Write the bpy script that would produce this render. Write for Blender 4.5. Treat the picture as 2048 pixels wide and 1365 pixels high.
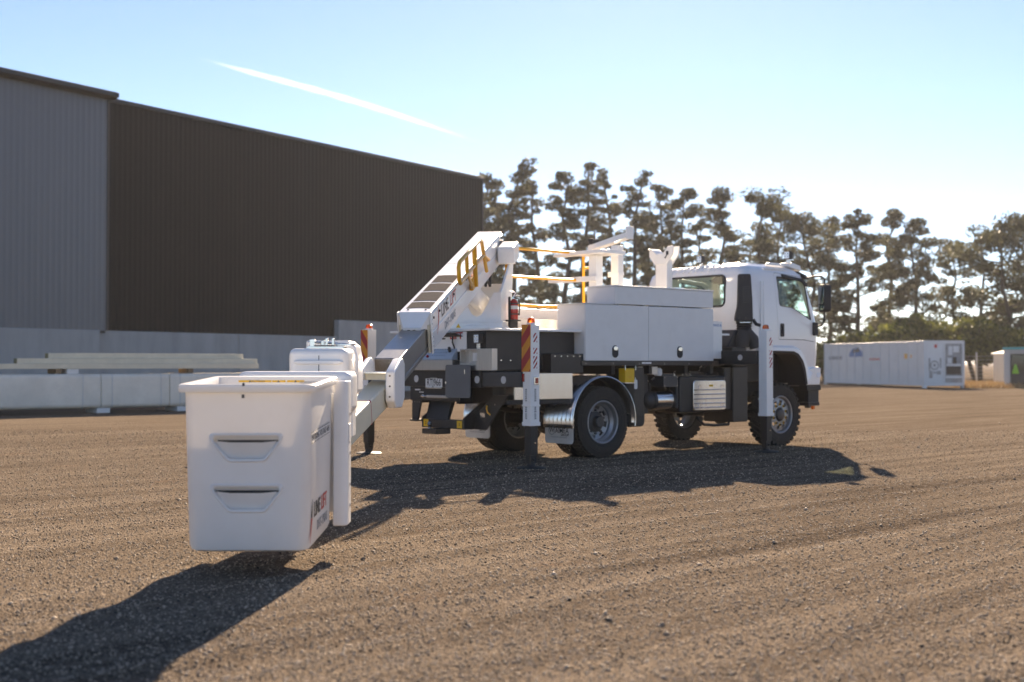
import bpy, bmesh, math, random
import numpy as np
from mathutils import Matrix, Vector, Euler
PI = math.pi; R = math.radians
for o in list(bpy.data.objects): bpy.data.objects.remove(o)
scene = bpy.context.scene
COL = scene.collection
# ------------------------------------------------------------------ camera
FPX, CAMH, CX, CY, HZ = 2560.0, 1.36, 1024.0, 682.5, 727.0
PITCH = math.atan((HZ - CY) / FPX)
cam = bpy.data.cameras.new('camera'); cam_o = bpy.data.objects.new('camera', cam); COL.objects.link(cam_o)
cam.sensor_width = 36.0; cam.lens = FPX / 2048 * 36.0
cam_o.location = (0, 0, CAMH); cam_o.rotation_euler = (PI / 2 + PITCH, 0, 0)
cam.clip_start = 0.1; cam.clip_end = 20000
cam.dof.use_dof = True; cam.dof.focus_distance = 12.5; cam.dof.aperture_fstop = 1.6
scene.camera = cam_o
# ------------------------------------------------------------------ light
SUN_EL, SUN_AZ = R(24.0), R(6.5)          # azimuth clockwise from +Y
world = bpy.data.worlds.new('World'); scene.world = world; world.use_nodes = True
wn = world.node_tree.nodes; wl = world.node_tree.links
sky = wn.new('ShaderNodeTexSky'); sky.sky_type = 'NISHITA'; sky.sun_disc = False
sky.sun_elevation = SUN_EL; sky.sun_rotation = SUN_AZ; sky.air_density = 0.66; sky.dust_density = 0.035; sky.ozone_density = 5.6
wl.new(sky.outputs[0], wn['Background'].inputs[0]); wn['Background'].inputs[1].default_value = 0.072
sl = bpy.data.lights.new('sun', 'SUN'); sl.energy = 5.0; sl.angle = R(0.53); sl.color = (1.0, 0.93, 0.84)
so = bpy.data.objects.new('sun', sl); COL.objects.link(so)
sdir = Vector((math.sin(SUN_AZ) * math.cos(SUN_EL), math.cos(SUN_AZ) * math.cos(SUN_EL), math.sin(SUN_EL)))
so.rotation_euler = (-sdir).to_track_quat('-Z', 'Y').to_euler(); so.location = (10, 30, 30)
vs = scene.view_settings; vs.view_transform = 'Standard'; vs.look = 'None'; vs.exposure = 1.68; vs.use_white_balance = True; vs.white_balance_temperature = 8800; vs.white_balance_tint = 16.0; vs.gamma = 1.0; vs.use_curve_mapping = False

# ------------------------------------------------------------------ materials
MATS = {}
def mat(name, col, rough=0.5, metal=0.0, var=0.08, vscale=3.0, bump=0.0, bscale=60.0, coat=0.0, dirt=0.0, dirtcol=(0.16, 0.12, 0.09), stretch=None, spec=0.5):
    m = bpy.data.materials.new(name); m.use_nodes = True
    nt = m.node_tree; N = nt.nodes; L = nt.links; b = N['Principled BSDF']
    b.inputs['Metallic'].default_value = metal; b.inputs['Coat Weight'].default_value = coat; b.inputs['Coat Roughness'].default_value = 0.08
    b.inputs['Specular IOR Level'].default_value = spec
    tc = N.new('ShaderNodeTexCoord'); src = tc.outputs['Object']
    if stretch:
        mp = N.new('ShaderNodeMapping'); mp.inputs['Scale'].default_value = stretch; L.new(src, mp.inputs[0]); src = mp.outputs[0]
    n1 = N.new('ShaderNodeTexNoise'); n1.inputs['Scale'].default_value = vscale; n1.inputs['Detail'].default_value = 6; n1.inputs['Roughness'].default_value = 0.65
    L.new(src, n1.inputs['Vector'])
    mx = N.new('ShaderNodeMix'); mx.data_type = 'RGBA'
    mx.inputs['A'].default_value = tuple(c * (1 - var) for c in col) + (1,); mx.inputs['B'].default_value = tuple(min(1, c * (1 + var)) for c in col) + (1,)
    cr = N.new('ShaderNodeMapRange'); cr.inputs[1].default_value = 0.3; cr.inputs[2].default_value = 0.7; L.new(n1.outputs['Fac'], cr.inputs[0])
    L.new(cr.outputs[0], mx.inputs['Factor'])
    out = mx.outputs['Result']
    if dirt > 0:
        n3 = N.new('ShaderNodeTexNoise'); n3.inputs['Scale'].default_value = vscale * 2.3; n3.inputs['Detail'].default_value = 8; n3.inputs['Roughness'].default_value = 0.75
        L.new(src, n3.inputs['Vector'])
        r3 = N.new('ShaderNodeMapRange'); r3.inputs[1].default_value = 0.52; r3.inputs[2].default_value = 0.8; r3.inputs[4].default_value = dirt; L.new(n3.outputs['Fac'], r3.inputs[0])
        m2 = N.new('ShaderNodeMix'); m2.data_type = 'RGBA'; L.new(r3.outputs[0], m2.inputs['Factor']); L.new(out, m2.inputs['A']); m2.inputs['B'].default_value = dirtcol + (1,)
        out = m2.outputs['Result']
    L.new(out, b.inputs['Base Color'])
    rr = N.new('ShaderNodeMapRange'); rr.inputs[3].default_value = max(0.02, rough * 0.8); rr.inputs[4].default_value = min(1, rough * 1.25); L.new(n1.outputs['Fac'], rr.inputs[0]); L.new(rr.outputs[0], b.inputs['Roughness'])
    if bump > 0:
        n2 = N.new('ShaderNodeTexNoise'); n2.inputs['Scale'].default_value = bscale; n2.inputs['Detail'].default_value = 4; L.new(src, n2.inputs['Vector'])
        bp = N.new('ShaderNodeBump'); bp.inputs['Strength'].default_value = bump; bp.inputs['Distance'].default_value = 0.01; L.new(n2.outputs['Fac'], bp.inputs['Height']); L.new(bp.outputs[0], b.inputs['Normal'])
    MATS[name] = m; return m
mat('white_paint', (0.86, 0.855, 0.84), 0.30, var=0.03, coat=0.3, dirt=0.12, dirtcol=(0.42, 0.36, 0.29))
mat('grey_white', (0.74, 0.745, 0.74), 0.36, var=0.035, coat=0.12, dirt=0.14, dirtcol=(0.42, 0.37, 0.31))
mat('cab_white', (0.87, 0.865, 0.855), 0.22, var=0.02, coat=0.6, dirt=0.03)
mat('bucket_frp', (0.87, 0.855, 0.83), 0.32, var=0.03, vscale=2.0, bump=0.06, bscale=25, coat=0.15, dirt=0.13, dirtcol=(0.50, 0.43, 0.35))
bm_ = MATS['bucket_frp'].node_tree; tl_ = bm_.nodes.new('ShaderNodeBsdfTranslucent'); tl_.inputs[0].default_value = (0.95, 0.90, 0.82, 1); ms_ = bm_.nodes.new('ShaderNodeMixShader'); ms_.inputs[0].default_value = 0.14
bm_.links.new(bm_.nodes['Principled BSDF'].outputs[0], ms_.inputs[1]); bm_.links.new(tl_.outputs[0], ms_.inputs[2]); bm_.links.new(ms_.outputs[0], bm_.nodes['Material Output'].inputs[0])
mat('cream_frp', (0.62, 0.58, 0.45), 0.38, var=0.06, vscale=4, bump=0.03, dirt=0.1, stretch=(1, 1, 1))
mat('black_paint', (0.018, 0.018, 0.02), 0.42, var=0.3, dirt=0.14, dirtcol=(0.09, 0.075, 0.06))
mat('black_steel', (0.022, 0.022, 0.024), 0.5, metal=0.2, var=0.3, bump=0.1, dirt=0.25, dirtcol=(0.10, 0.08, 0.06))
mat('dark_grey', (0.035, 0.042, 0.05), 0.45, var=0.2, dirt=0.15, dirtcol=(0.1, 0.09, 0.08))
mat('slate', (0.11, 0.12, 0.13), 0.42, var=0.08, dirt=0.05)
mat('plastic_dark', (0.028, 0.028, 0.030), 0.6, var=0.2, bump=0.08, bscale=300)
mat('rubber', (0.016, 0.0155, 0.015), 0.75, var=0.35, vscale=8, bump=0.25, bscale=60, dirt=0.55, dirtcol=(0.085, 0.068, 0.052))
mat('steel_rim', (0.34, 0.35, 0.36), 0.38, metal=0.6, var=0.1, dirt=0.2)
mat('dark_metal', (0.06, 0.06, 0.062), 0.45, metal=0.5, var=0.25, dirt=0.3)
mat('chrome', (0.75, 0.76, 0.77), 0.16, metal=1.0, var=0.05)
mat('aluminium', (0.72, 0.71, 0.70), 0.22, metal=1.0, var=0.06, stretch=(8, 1, 1), dirt=0.04)
mat('stainless', (0.50, 0.48, 0.46), 0.36, metal=0.9, var=0.08, stretch=(1, 14, 1), dirt=0.08)
mat('galv', (0.20, 0.205, 0.21), 0.30, metal=0.85, var=0.2, vscale=9, bump=0.05, dirt=0.25, stretch=(1, 6, 6))
mat('yellow', (0.85, 0.40, 0.02), 0.40, var=0.06, coat=0.2, dirt=0.06)
mat('yellow_label', (0.85, 0.47, 0.012), 0.45, var=0.04)
mat('red_tape', (0.42, 0.02, 0.025), 0.4, var=0.06)
mat('orange_tape', (0.72, 0.27, 0.02), 0.38, var=0.06)
mat('red_lens', (0.35, 0.01, 0.01), 0.15, var=0.04, coat=0.6)
mat('logo_red', (0.62, 0.035, 0.02), 0.4, var=0.03)
mat('logo_black', (0.02, 0.02, 0.022), 0.4, var=0.05)
mat('logo_blue', (0.10, 0.22, 0.45), 0.45, var=0.05)
mat('logo_grey', (0.25, 0.27, 0.30), 0.45, var=0.05)
mat('ext_red', (0.42, 0.03, 0.02), 0.25, var=0.06, coat=0.4)
mat('grit', (0.19, 0.17, 0.15), 1.0, var=0.2, vscale=60, bump=0.3, bscale=400, spec=0.0)
mat('flap', (0.60, 0.60, 0.59), 0.5, var=0.05, dirt=0.3)
mat('concrete', (0.37, 0.37, 0.36), 0.85, var=0.14, vscale=1.2, bump=0.2, bscale=25, dirt=0.25, dirtcol=(0.2, 0.2, 0.2), stretch=(1.3, 1.3, 0.35))
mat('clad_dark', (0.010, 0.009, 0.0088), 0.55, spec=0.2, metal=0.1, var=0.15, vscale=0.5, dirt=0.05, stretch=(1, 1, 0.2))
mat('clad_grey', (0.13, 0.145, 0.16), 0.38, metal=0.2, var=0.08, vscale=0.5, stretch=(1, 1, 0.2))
mat('trim_dark', (0.035, 0.033, 0.03), 0.45, var=0.1)
mat('pipe_wrap', (0.78, 0.73, 0.63), 0.55, var=0.1, vscale=1.5, bump=0.2, bscale=12, dirt=0.2, dirtcol=(0.3, 0.29, 0.27))
mat('beam_cream', (0.72, 0.65, 0.50), 0.6, var=0.08, vscale=2, dirt=0.2, dirtcol=(0.25, 0.22, 0.17))
mat('beam_end', (0.28, 0.23, 0.12), 0.7, var=0.2)
mat('timber', (0.22, 0.15, 0.09), 0.8, var=0.25, bump=0.2)
mat('container_white', (0.70, 0.72, 0.72), 0.42, var=0.05, vscale=1.2, dirt=0.12, dirtcol=(0.35, 0.3, 0.25))
mat('machine_grey', (0.30, 0.31, 0.32), 0.5, metal=0.3, var=0.3, dirt=0.3)
mat('shed_cream', (0.68, 0.62, 0.55), 0.6, var=0.05, dirt=0.1)
mat('shed_teal', (0.03, 0.36, 0.38), 0.45, var=0.05)
mat('shed_grey', (0.42, 0.44, 0.45), 0.5, var=0.05)
mat('hi_vis', (0.22, 0.55, 0.05), 0.6, var=0.08)
mat('bark', (0.075, 0.060, 0.048), 0.9, var=0.3, vscale=2, bump=0.6, bscale=8)
mat('straw', (0.42, 0.26, 0.10), 0.9, var=0.25, vscale=2)
mat('wire', (0.35, 0.35, 0.35), 0.4, metal=0.7, var=0.1)
mat('seat_cloth', (0.045, 0.045, 0.048), 0.9, var=0.2)
mat('panel_face', (0.36, 0.46, 0.56), 0.35, var=0.06)
mat('hose', (0.014, 0.014, 0.014), 0.5, var=0.2)
def glass_mat(name, tint, refl=0.06, rough=0.0):
    m = bpy.data.materials.new(name); m.use_nodes = True; N = m.node_tree.nodes; L = m.node_tree.links
    N.remove(N['Principled BSDF']); tr = N.new('ShaderNodeBsdfTransparent'); tr.inputs[0].default_value = tint + (1,)
    gl = N.new('ShaderNodeBsdfGlossy'); gl.inputs['Roughness'].default_value = 0.02; fr = N.new('ShaderNodeFresnel'); ge = N.new('ShaderNodeNewGeometry'); io = N.new('ShaderNodeMapRange'); io.inputs[3].default_value = 1.45; io.inputs[4].default_value = 1/1.45; L.new(ge.outputs['Backfacing'], io.inputs[0]); L.new(io.outputs[0], fr.inputs[0])
    mx = N.new('ShaderNodeMixShader'); L.new(fr.outputs[0], mx.inputs[0]); L.new(tr.outputs[0], mx.inputs[1]); L.new(gl.outputs[0], mx.inputs[2]); L.new(mx.outputs[0], N['Material Output'].inputs[0])
    MATS[name] = m
glass_mat('glass', (0.86, 0.93, 0.89)); glass_mat('clear_dome', (0.9, 0.9, 0.88))
def lens_mat(name, col):
    m = mat(name, col, 0.12, var=0.03, coat=0.5); b = m.node_tree.nodes['Principled BSDF']; b.inputs['Transmission Weight'].default_value = 0.6; b.inputs['IOR'].default_value = 1.35
lens_mat('amber', (1.0, 0.20, 0.01)); mat('lamp_lens', (0.70, 0.80, 0.92), 0.15, var=0.03, coat=0.6); mat('mirror_dark', (0.30, 0.33, 0.33), 0.06, metal=1.0, var=0.03)  # lamp lenses: opaque pale blue stands in for reflected sky
def leaf_mat(name, c1, c2, trans=0.35):
    m = bpy.data.materials.new(name); m.use_nodes = True; N = m.node_tree.nodes; L = m.node_tree.links; b = N['Principled BSDF']
    g = N.new('ShaderNodeNewGeometry'); mx = N.new('ShaderNodeMix'); mx.data_type = 'RGBA'; mx.inputs['A'].default_value = c1 + (1,); mx.inputs['B'].default_value = c2 + (1,)
    L.new(g.outputs['Random Per Island'], mx.inputs['Factor']); L.new(mx.outputs['Result'], b.inputs['Base Color']); b.inputs['Roughness'].default_value = 0.6
    t = N.new('ShaderNodeBsdfTranslucent'); L.new(mx.outputs['Result'], t.inputs[0]); ms = N.new('ShaderNodeMixShader'); ms.inputs[0].default_value = trans
    L.new(b.outputs[0], ms.inputs[1]); L.new(t.outputs[0], ms.inputs[2]); L.new(ms.outputs[0], N['Material Output'].inputs[0]); MATS[name] = m
leaf_mat('pine_leaf', (0.045, 0.052, 0.030), (0.120, 0.118, 0.066), 0.40)
leaf_mat('hedge_leaf', (0.042, 0.058, 0.014), (0.19, 0.20, 0.042), 0.40)
leaf_mat('grass_leaf', (0.28, 0.17, 0.08), (0.42, 0.29, 0.14), 0.15)
def ground_mat():
    m = bpy.data.materials.new('gravel_ground'); m.use_nodes = True; nt = m.node_tree; N = nt.nodes; L = nt.links; b = N['Principled BSDF']
    tc = N.new('ShaderNodeTexCoord')
    def mapping(rot, sc):
        m1 = N.new('ShaderNodeMapping'); m1.inputs['Rotation'].default_value = (0, 0, rot); L.new(tc.outputs['Object'], m1.inputs[0]); mp = N.new('ShaderNodeMapping'); mp.inputs['Scale'].default_value = sc; L.new(m1.outputs[0], mp.inputs[0]); return mp.outputs[0]
    def noise(vec, s, d=5, r=0.6, dist=0.0):
        n = N.new('ShaderNodeTexNoise'); n.inputs['Scale'].default_value = s; n.inputs['Detail'].default_value = d; n.inputs['Roughness'].default_value = r; n.inputs['Distortion'].default_value = dist; L.new(vec, n.inputs['Vector']); return n.outputs['Fac']
    def rng(x, a, c, d=0.0, e=1.0):
        r = N.new('ShaderNodeMapRange'); r.inputs[1].default_value = a; r.inputs[2].default_value = c; r.inputs[3].default_value = d; r.inputs[4].default_value = e; L.new(x, r.inputs[0]); return r.outputs[0]
    def mix(f, a, c, mode='MIX'):
        x = N.new('ShaderNodeMix'); x.data_type = 'RGBA'; x.blend_type = mode
        for s, v in (('Factor', f), ('A', a), ('B', c)):
            if isinstance(v, (tuple, float)): x.inputs[s].default_value = v
            else: L.new(v, x.inputs[s])
        return x.outputs['Result']
    O = tc.outputs['Object']
    v = N.new('ShaderNodeTexVoronoi'); v.inputs['Scale'].default_value = 95; L.new(O, v.inputs['Vector'])
    v2 = N.new('ShaderNodeTexVoronoi'); v2.inputs['Scale'].default_value = 48; L.new(O, v2.inputs['Vector'])
    big = noise(O, 0.35, 4, 0.6, 0.4)
    tracks = noise(mapping(R(-43), (0.075, 1.25, 1)), 1.7, 6, 0.68, 0.35)
    fines = noise(mapping(R(-38), (0.05, 1.0, 1)), 5.5, 4, 0.6, 0.3)
    fine = noise(O, 140, 3, 0.7)
    sep = N.new('ShaderNodeSeparateColor'); L.new(v.outputs['Color'], sep.inputs[0])
    sep2 = N.new('ShaderNodeSeparateColor'); L.new(v2.outputs['Color'], sep2.inputs[0])
    c = mix(rng(big, 0.35, 0.65), (0.270, 0.208, 0.155, 1), (0.345, 0.275, 0.212, 1))
    c = mix(rng(tracks, 0.38, 0.62), mix(0.62, c, (0.105, 0.076, 0.054, 1)), mix(0.5, c, (0.49, 0.395, 0.305, 1)))
    c = mix(rng(fines, 0.40, 0.66, 0.0, 0.5), c, mix(0.55, c, (0.075, 0.055, 0.040, 1)))
    c = mix(rng(sep.outputs[0], 0.0, 1.0, 0.0, 0.75), mix(0.75, c, (0.050, 0.040, 0.032, 1)), c)
    c = mix(rng(sep2.outputs[1], 0.86, 0.9, 0.0, 0.35), c, (0.42, 0.35, 0.28, 1))
    c = mix(rng(fine, 0.3, 0.7, 0.0, 0.4), c, mix(0.6, c, (0.07, 0.055, 0.045, 1)))
    rust = noise(O, 0.9, 3, 0.5)
    c = mix(rng(rust, 0.66, 0.75, 0.0, 0.35), c, (0.24, 0.14, 0.085, 1))
    L.new(c, b.inputs['Base Color']); b.inputs['Roughness'].default_value = 1.0; b.inputs['Specular IOR Level'].default_value = 0.0
    def bump(h, st, dist, prev=None):
        bp = N.new('ShaderNodeBump'); bp.inputs['Strength'].default_value = st; bp.inputs['Distance'].default_value = dist; L.new(h, bp.inputs['Height'])
        if prev: L.new(prev, bp.inputs['Normal'])
        return bp.outputs[0]
    h = bump(tracks, 0.35, 0.05); h = bump(v2.outputs['Distance'], 0.55, 0.02, h); h = bump(v.outputs['Distance'], 0.75, 0.012, h); h = bump(fine, 0.4, 0.004, h)
    L.new(h, b.inputs['Normal']); MATS['ground'] = m
ground_mat()
leaf_mat('stone', (0.035, 0.029, 0.024), (0.54, 0.44, 0.345), 0.0)
MATS['stone'].node_tree.nodes['Principled BSDF'].inputs['Specular IOR Level'].default_value = 0.06
# contrail: thin white cloud volume
cm = bpy.data.materials.new('contrail_cloud'); cm.use_nodes = True; N_ = cm.node_tree.nodes; N_.remove(N_['Principled BSDF'])
pv = N_.new('ShaderNodeVolumePrincipled'); pv.inputs['Color'].default_value = (1, 1, 1, 1); pv.inputs['Density'].default_value = 0.0024; pv.inputs['Anisotropy'].default_value = 0.6
cm.node_tree.links.new(pv.outputs[0], N_['Material Output'].inputs['Volume']); MATS['contrail'] = cm

# ------------------------------------------------------------------ mesh helpers
class MB:
    def __init__(s): s.v = []; s.f = []
    def add(s, vs, fs, M=None):
        k = len(s.v)
        s.v += [tuple(M @ Vector(p)) if M else tuple(p) for p in vs]; s.f += [tuple(i + k for i in f) for f in fs]; return s
    def b(s, x0, x1, y0, y1, z0, z1, M=None):
        return s.add([(x0,y0,z0),(x1,y0,z0),(x1,y1,z0),(x0,y1,z0),(x0,y0,z1),(x1,y0,z1),(x1,y1,z1),(x0,y1,z1)], [(0,3,2,1),(4,5,6,7),(0,1,5,4),(1,2,6,5),(2,3,7,6),(3,0,4,7)], M)
    def prism(s, poly, ax, a0, a1, M=None):
        n = len(poly)
        def P(p, a): return {'y': (p[0], a, p[1]), 'x': (a, p[0], p[1]), 'z': (p[0], p[1], a)}[ax]
        return s.add([P(p, a0) for p in poly] + [P(p, a1) for p in poly], [tuple(range(n)), tuple(range(2*n-1, n-1, -1))] + [(i, (i+1) % n, n + (i+1) % n, n + i) for i in range(n)], M)
    def tube(s, pts, r, n=8, closed=False, M=None, caps=True):
        pts = [Vector(p) for p in pts]; m = len(pts); rs = r if isinstance(r, (list, tuple)) else [r]*m
        vs = []; up = None
        for i, p in enumerate(pts):
            if closed: t = pts[(i+1) % m] - pts[i-1]
            else: t = pts[min(i+1, m-1)] - pts[max(i-1, 0)]
            t.normalize()
            if up is None: up = t.orthogonal().normalized()
            else:
                up = up - t * up.dot(t)
                up = up.normalized() if up.length > 1e-6 else t.orthogonal().normalized()
            sd = t.cross(up)
            vs += [tuple(p + rs[i] * (math.cos(2*PI*k/n) * up + math.sin(2*PI*k/n) * sd)) for k in range(n)]
        fs = []
        for i in range(m if closed else m-1):
            j = (i+1) % m
            fs += [(i*n+k, i*n+(k+1) % n, j*n+(k+1) % n, j*n+k) for k in range(n)]
        if not closed and caps: fs += [tuple(range(n-1, -1, -1)), tuple(range((m-1)*n, m*n))]
        return s.add(vs, fs, M)
    def cyl(s, p0, p1, r, n=16, r1=None, M=None): return s.tube([p0, p1], [r, r if r1 is None else r1], n, False, M)
    def lathe(s, prof, o, d, n=24, M=None, closed=False):      # prof: (radius, along axis)
        d = Vector(d).normalized(); u = d.orthogonal().normalized(); w = d.cross(u); o = Vector(o); vs = []; m = len(prof)
        for r, a in prof: vs += [tuple(o + d*a + r*(math.cos(2*PI*k/n)*u + math.sin(2*PI*k/n)*w)) for k in range(n)]
        fs = []
        for i in range(m if closed else m-1):
            j = (i+1) % m; fs += [(i*n+k, i*n+(k+1) % n, j*n+(k+1) % n, j*n+k) for k in range(n)]
        return s.add(vs, fs, M)
    def mesh(s, name, recalc=True, merge=0):
        me = bpy.data.meshes.new(name); me.from_pydata(s.v, [], s.f)
        if recalc or merge:
            bm = bmesh.new(); bm.from_mesh(me)
            if merge: bmesh.ops.remove_doubles(bm, verts=bm.verts, dist=merge)
            if recalc: bmesh.ops.recalc_face_normals(bm, faces=bm.faces)
            bm.to_mesh(me); bm.free()
        return me
    def build(s, name, m, parent=None, bevel=0.0, ang=35, seg=2, recalc=True, label=None):
        return obj(name, s.mesh(name, recalc), m, parent, bevel, ang, seg, label)
def obj(name, me, m, parent=None, bevel=0.0, ang=35, seg=2, label=None):
    o = bpy.data.objects.new(name, me); COL.objects.link(o)
    if m and not me.materials: me.materials.append(MATS[m])
    if len(me.polygons):
        me.polygons.foreach_set('use_smooth', [True]*len(me.polygons)); me.set_sharp_from_angle(angle=R(ang))
    if parent is not None: o.parent = parent
    if bevel > 0:
        bv = o.modifiers.new('bevel', 'BEVEL'); bv.width = bevel; bv.segments = seg; bv.limit_method = 'ANGLE'; bv.angle_limit = R(40); bv.harden_normals = True
    if label: o['label'] = label
    return o
def empty(name, loc=(0,0,0), rz=0.0, parent=None):
    o = bpy.data.objects.new(name, None); COL.objects.link(o); o.location = loc; o.rotation_euler = (0, 0, rz); o.empty_display_size = 0.3
    if parent is not None: o.parent = parent
    return o
def tag(o, label=None, cat=None, group=None, kind=None):
    for k, v in (('label', label), ('category', cat), ('group', group), ('kind', kind)):
        if v: o[k] = v
    return o
def copy_tree(o, parent=None):
    c = o.copy(); COL.objects.link(c)
    if parent is not None: c.parent = parent
    for ch in list(o.children): copy_tree(ch, c)
    return c
def text(name, s, size, m, parent, M, offset=0.0, sx=1.0, align='CENTER', ext=0.0006):
    cu = bpy.data.curves.new(name, 'FONT'); cu.body = s; cu.size = size; cu.align_x = align; cu.align_y = 'CENTER'; cu.extrude = ext; cu.offset = offset; cu.resolution_u = 3
    t = bpy.data.objects.new(name, cu); COL.objects.link(t); dg = bpy.context.evaluated_depsgraph_get(); dg.update()
    me = bpy.data.meshes.new_from_object(t.evaluated_get(dg)); bpy.data.objects.remove(t)
    me.transform(M @ Matrix.Diagonal((sx, 1, 1, 1))); me.materials.clear(); me.name = name
    return obj(name, me, m, parent)
def face_M(o, right, up):                    # matrix: local x -> right, y -> up, z -> outward
    r = Vector(right).normalized(); u = Vector(up).normalized(); n = r.cross(u)
    return Matrix(((r.x,u.x,n.x,o[0]),(r.y,u.y,n.y,o[1]),(r.z,u.z,n.z,o[2]),(0,0,0,1)))
def boolean(me, cutters):
    o = bpy.data.objects.new('tmp', me); COL.objects.link(o); tmp = []
    for c in cutters:
        co = bpy.data.objects.new('tmpc', c.mesh('c')); COL.objects.link(co); tmp.append(co)
        md = o.modifiers.new('b', 'BOOLEAN'); md.operation = 'DIFFERENCE'; md.solver = 'EXACT'; md.object = co
    dg = bpy.context.evaluated_depsgraph_get(); dg.update()
    r = bpy.data.meshes.new_from_object(o.evaluated_get(dg)); bpy.data.objects.remove(o)
    for t in tmp: bpy.data.objects.remove(t)
    return r
def islands(me):
    bm = bmesh.new(); bm.from_mesh(me); seen = set(); out = []; bm.verts.ensure_lookup_table()
    for v in bm.verts:
        if v.index in seen: continue
        st = [v]; isl = []; seen.add(v.index)
        while st:
            a = st.pop(); isl.append(a.index)
            for e in a.link_edges:
                w = e.other_vert(a)
                if w.index not in seen: seen.add(w.index); st.append(w)
        out.append(set(isl))
    res = []
    for s in sorted(out, key=len, reverse=True):
        b2 = bm.copy(); b2.verts.ensure_lookup_table()
        bmesh.ops.delete(b2, geom=[v for v in b2.verts if v.index not in s], context='VERTS'); m = bpy.data.meshes.new('isl'); b2.to_mesh(m); b2.free(); res.append(m)
    bm.free(); return res
def rrect(x0, x1, y0, y1, r, n=6):           # rounded rectangle, counter-clockwise; r scalar or 4 radii (x1y1, x0y1, x0y0, x1y0)
    rs = r if isinstance(r, (list, tuple)) else [r]*4; out = []
    for (cx, cy, a, q) in ((x1, y1, 0, rs[0]), (x0, y1, 1, rs[1]), (x0, y0, 2, rs[2]), (x1, y0, 3, rs[3])):
        sx = -1 if a in (0, 3) else 1; sy = -1 if a in (0, 1) else 1
        for k in range(n+1):
            t = (a + k/n) * PI/2; out.append((cx + sx*q + q*math.cos(t), cy + sy*q + q*math.sin(t)))
    return out
rnd = random.Random(7); nrg = np.random.default_rng(5)

# ------------------------------------------------------------------ ground
def ground_h(x, y):
    a = R(43); d = -x*math.sin(a) + y*math.cos(a); l = x*math.cos(a) + y*math.sin(a)
    h = 0.010*np.sin(d*1.3 + 0.9*np.sin(l*0.35) + 1) * np.sin(l*0.31 + d*0.4) + 0.004*np.sin(d*4.7 + 0.6*np.sin(l*0.3+2)) * np.cos(l*0.17 + 1.0)
    for d0, c, w, am in ((2.2, 0.012, 0.16, -0.016), (0.4, 0.012, 0.16, -0.014), (-1.7, 0.022, 0.14, -0.012), (-3.5, 0.022, 0.16, -0.015), (5.6, -0.015, 0.15, -0.013), (7.4, -0.015, 0.15, -0.012)):
        dd = d - d0 - c*(l-9)**2
        h = h + 1.5*am*np.exp(-(dd/w)**2) + 0.016*np.exp(-((np.abs(dd)-1.9*w)/(0.7*w))**2)
    near = np.clip((np.hypot(x, y)-2)/2, 0, 1) * np.clip((34-np.hypot(x, y))/10, 0, 1)
    # flat where the truck stands
    tx = (x-0.49)*math.cos(R(41)) + (y-19.26)*math.sin(R(41)); ty = -(x-0.49)*math.sin(R(41)) + (y-19.26)*math.cos(R(41))
    q = np.maximum(np.abs(tx-1.2)/4.6, np.abs(ty)/2.6); near = near*np.clip((q-0.95)/0.35, 0, 1)
    return h*near
gx = np.concatenate([-np.geomspace(9000, 14, 26), np.arange(-13, 13.01, 0.09), np.geomspace(14, 9000, 26)])
gy = np.concatenate([-np.geomspace(9000, 4, 20), np.arange(-2, 3, 0.5), np.arange(3, 30, 0.09), np.geomspace(30.5, 9000, 40)])
GX, GY = np.meshgrid(gx, gy); nx, ny = len(gx), len(gy)
co = np.stack([GX.ravel(), GY.ravel(), ground_h(GX, GY).ravel()], 1)
idx = np.arange(nx*ny).reshape(ny, nx); q = np.stack([idx[:-1,:-1], idx[:-1,1:], idx[1:,1:], idx[1:,:-1]], -1).reshape(-1, 4)
def np_mesh(name, co, faces):
    me = bpy.data.meshes.new(name); k = faces.shape[1]
    me.vertices.add(len(co)); me.vertices.foreach_set('co', co.astype(np.float32).ravel())
    me.loops.add(faces.size); me.loops.foreach_set('vertex_index', faces.astype(np.int32).ravel())
    me.polygons.add(len(faces)); me.polygons.foreach_set('loop_start', np.arange(0, faces.size, k, dtype=np.int32))
    me.update(calc_edges=True); me.validate(); return me
gm = np_mesh('ground', co, q); gm.materials.append(MATS['ground']); gm.polygons.foreach_set('use_smooth', [True]*len(gm.polygons))
go = bpy.data.objects.new('ground', gm); COL.objects.link(go); tag(go, 'wide brown gravel yard with tyre tracks', 'ground', kind='structure')
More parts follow.
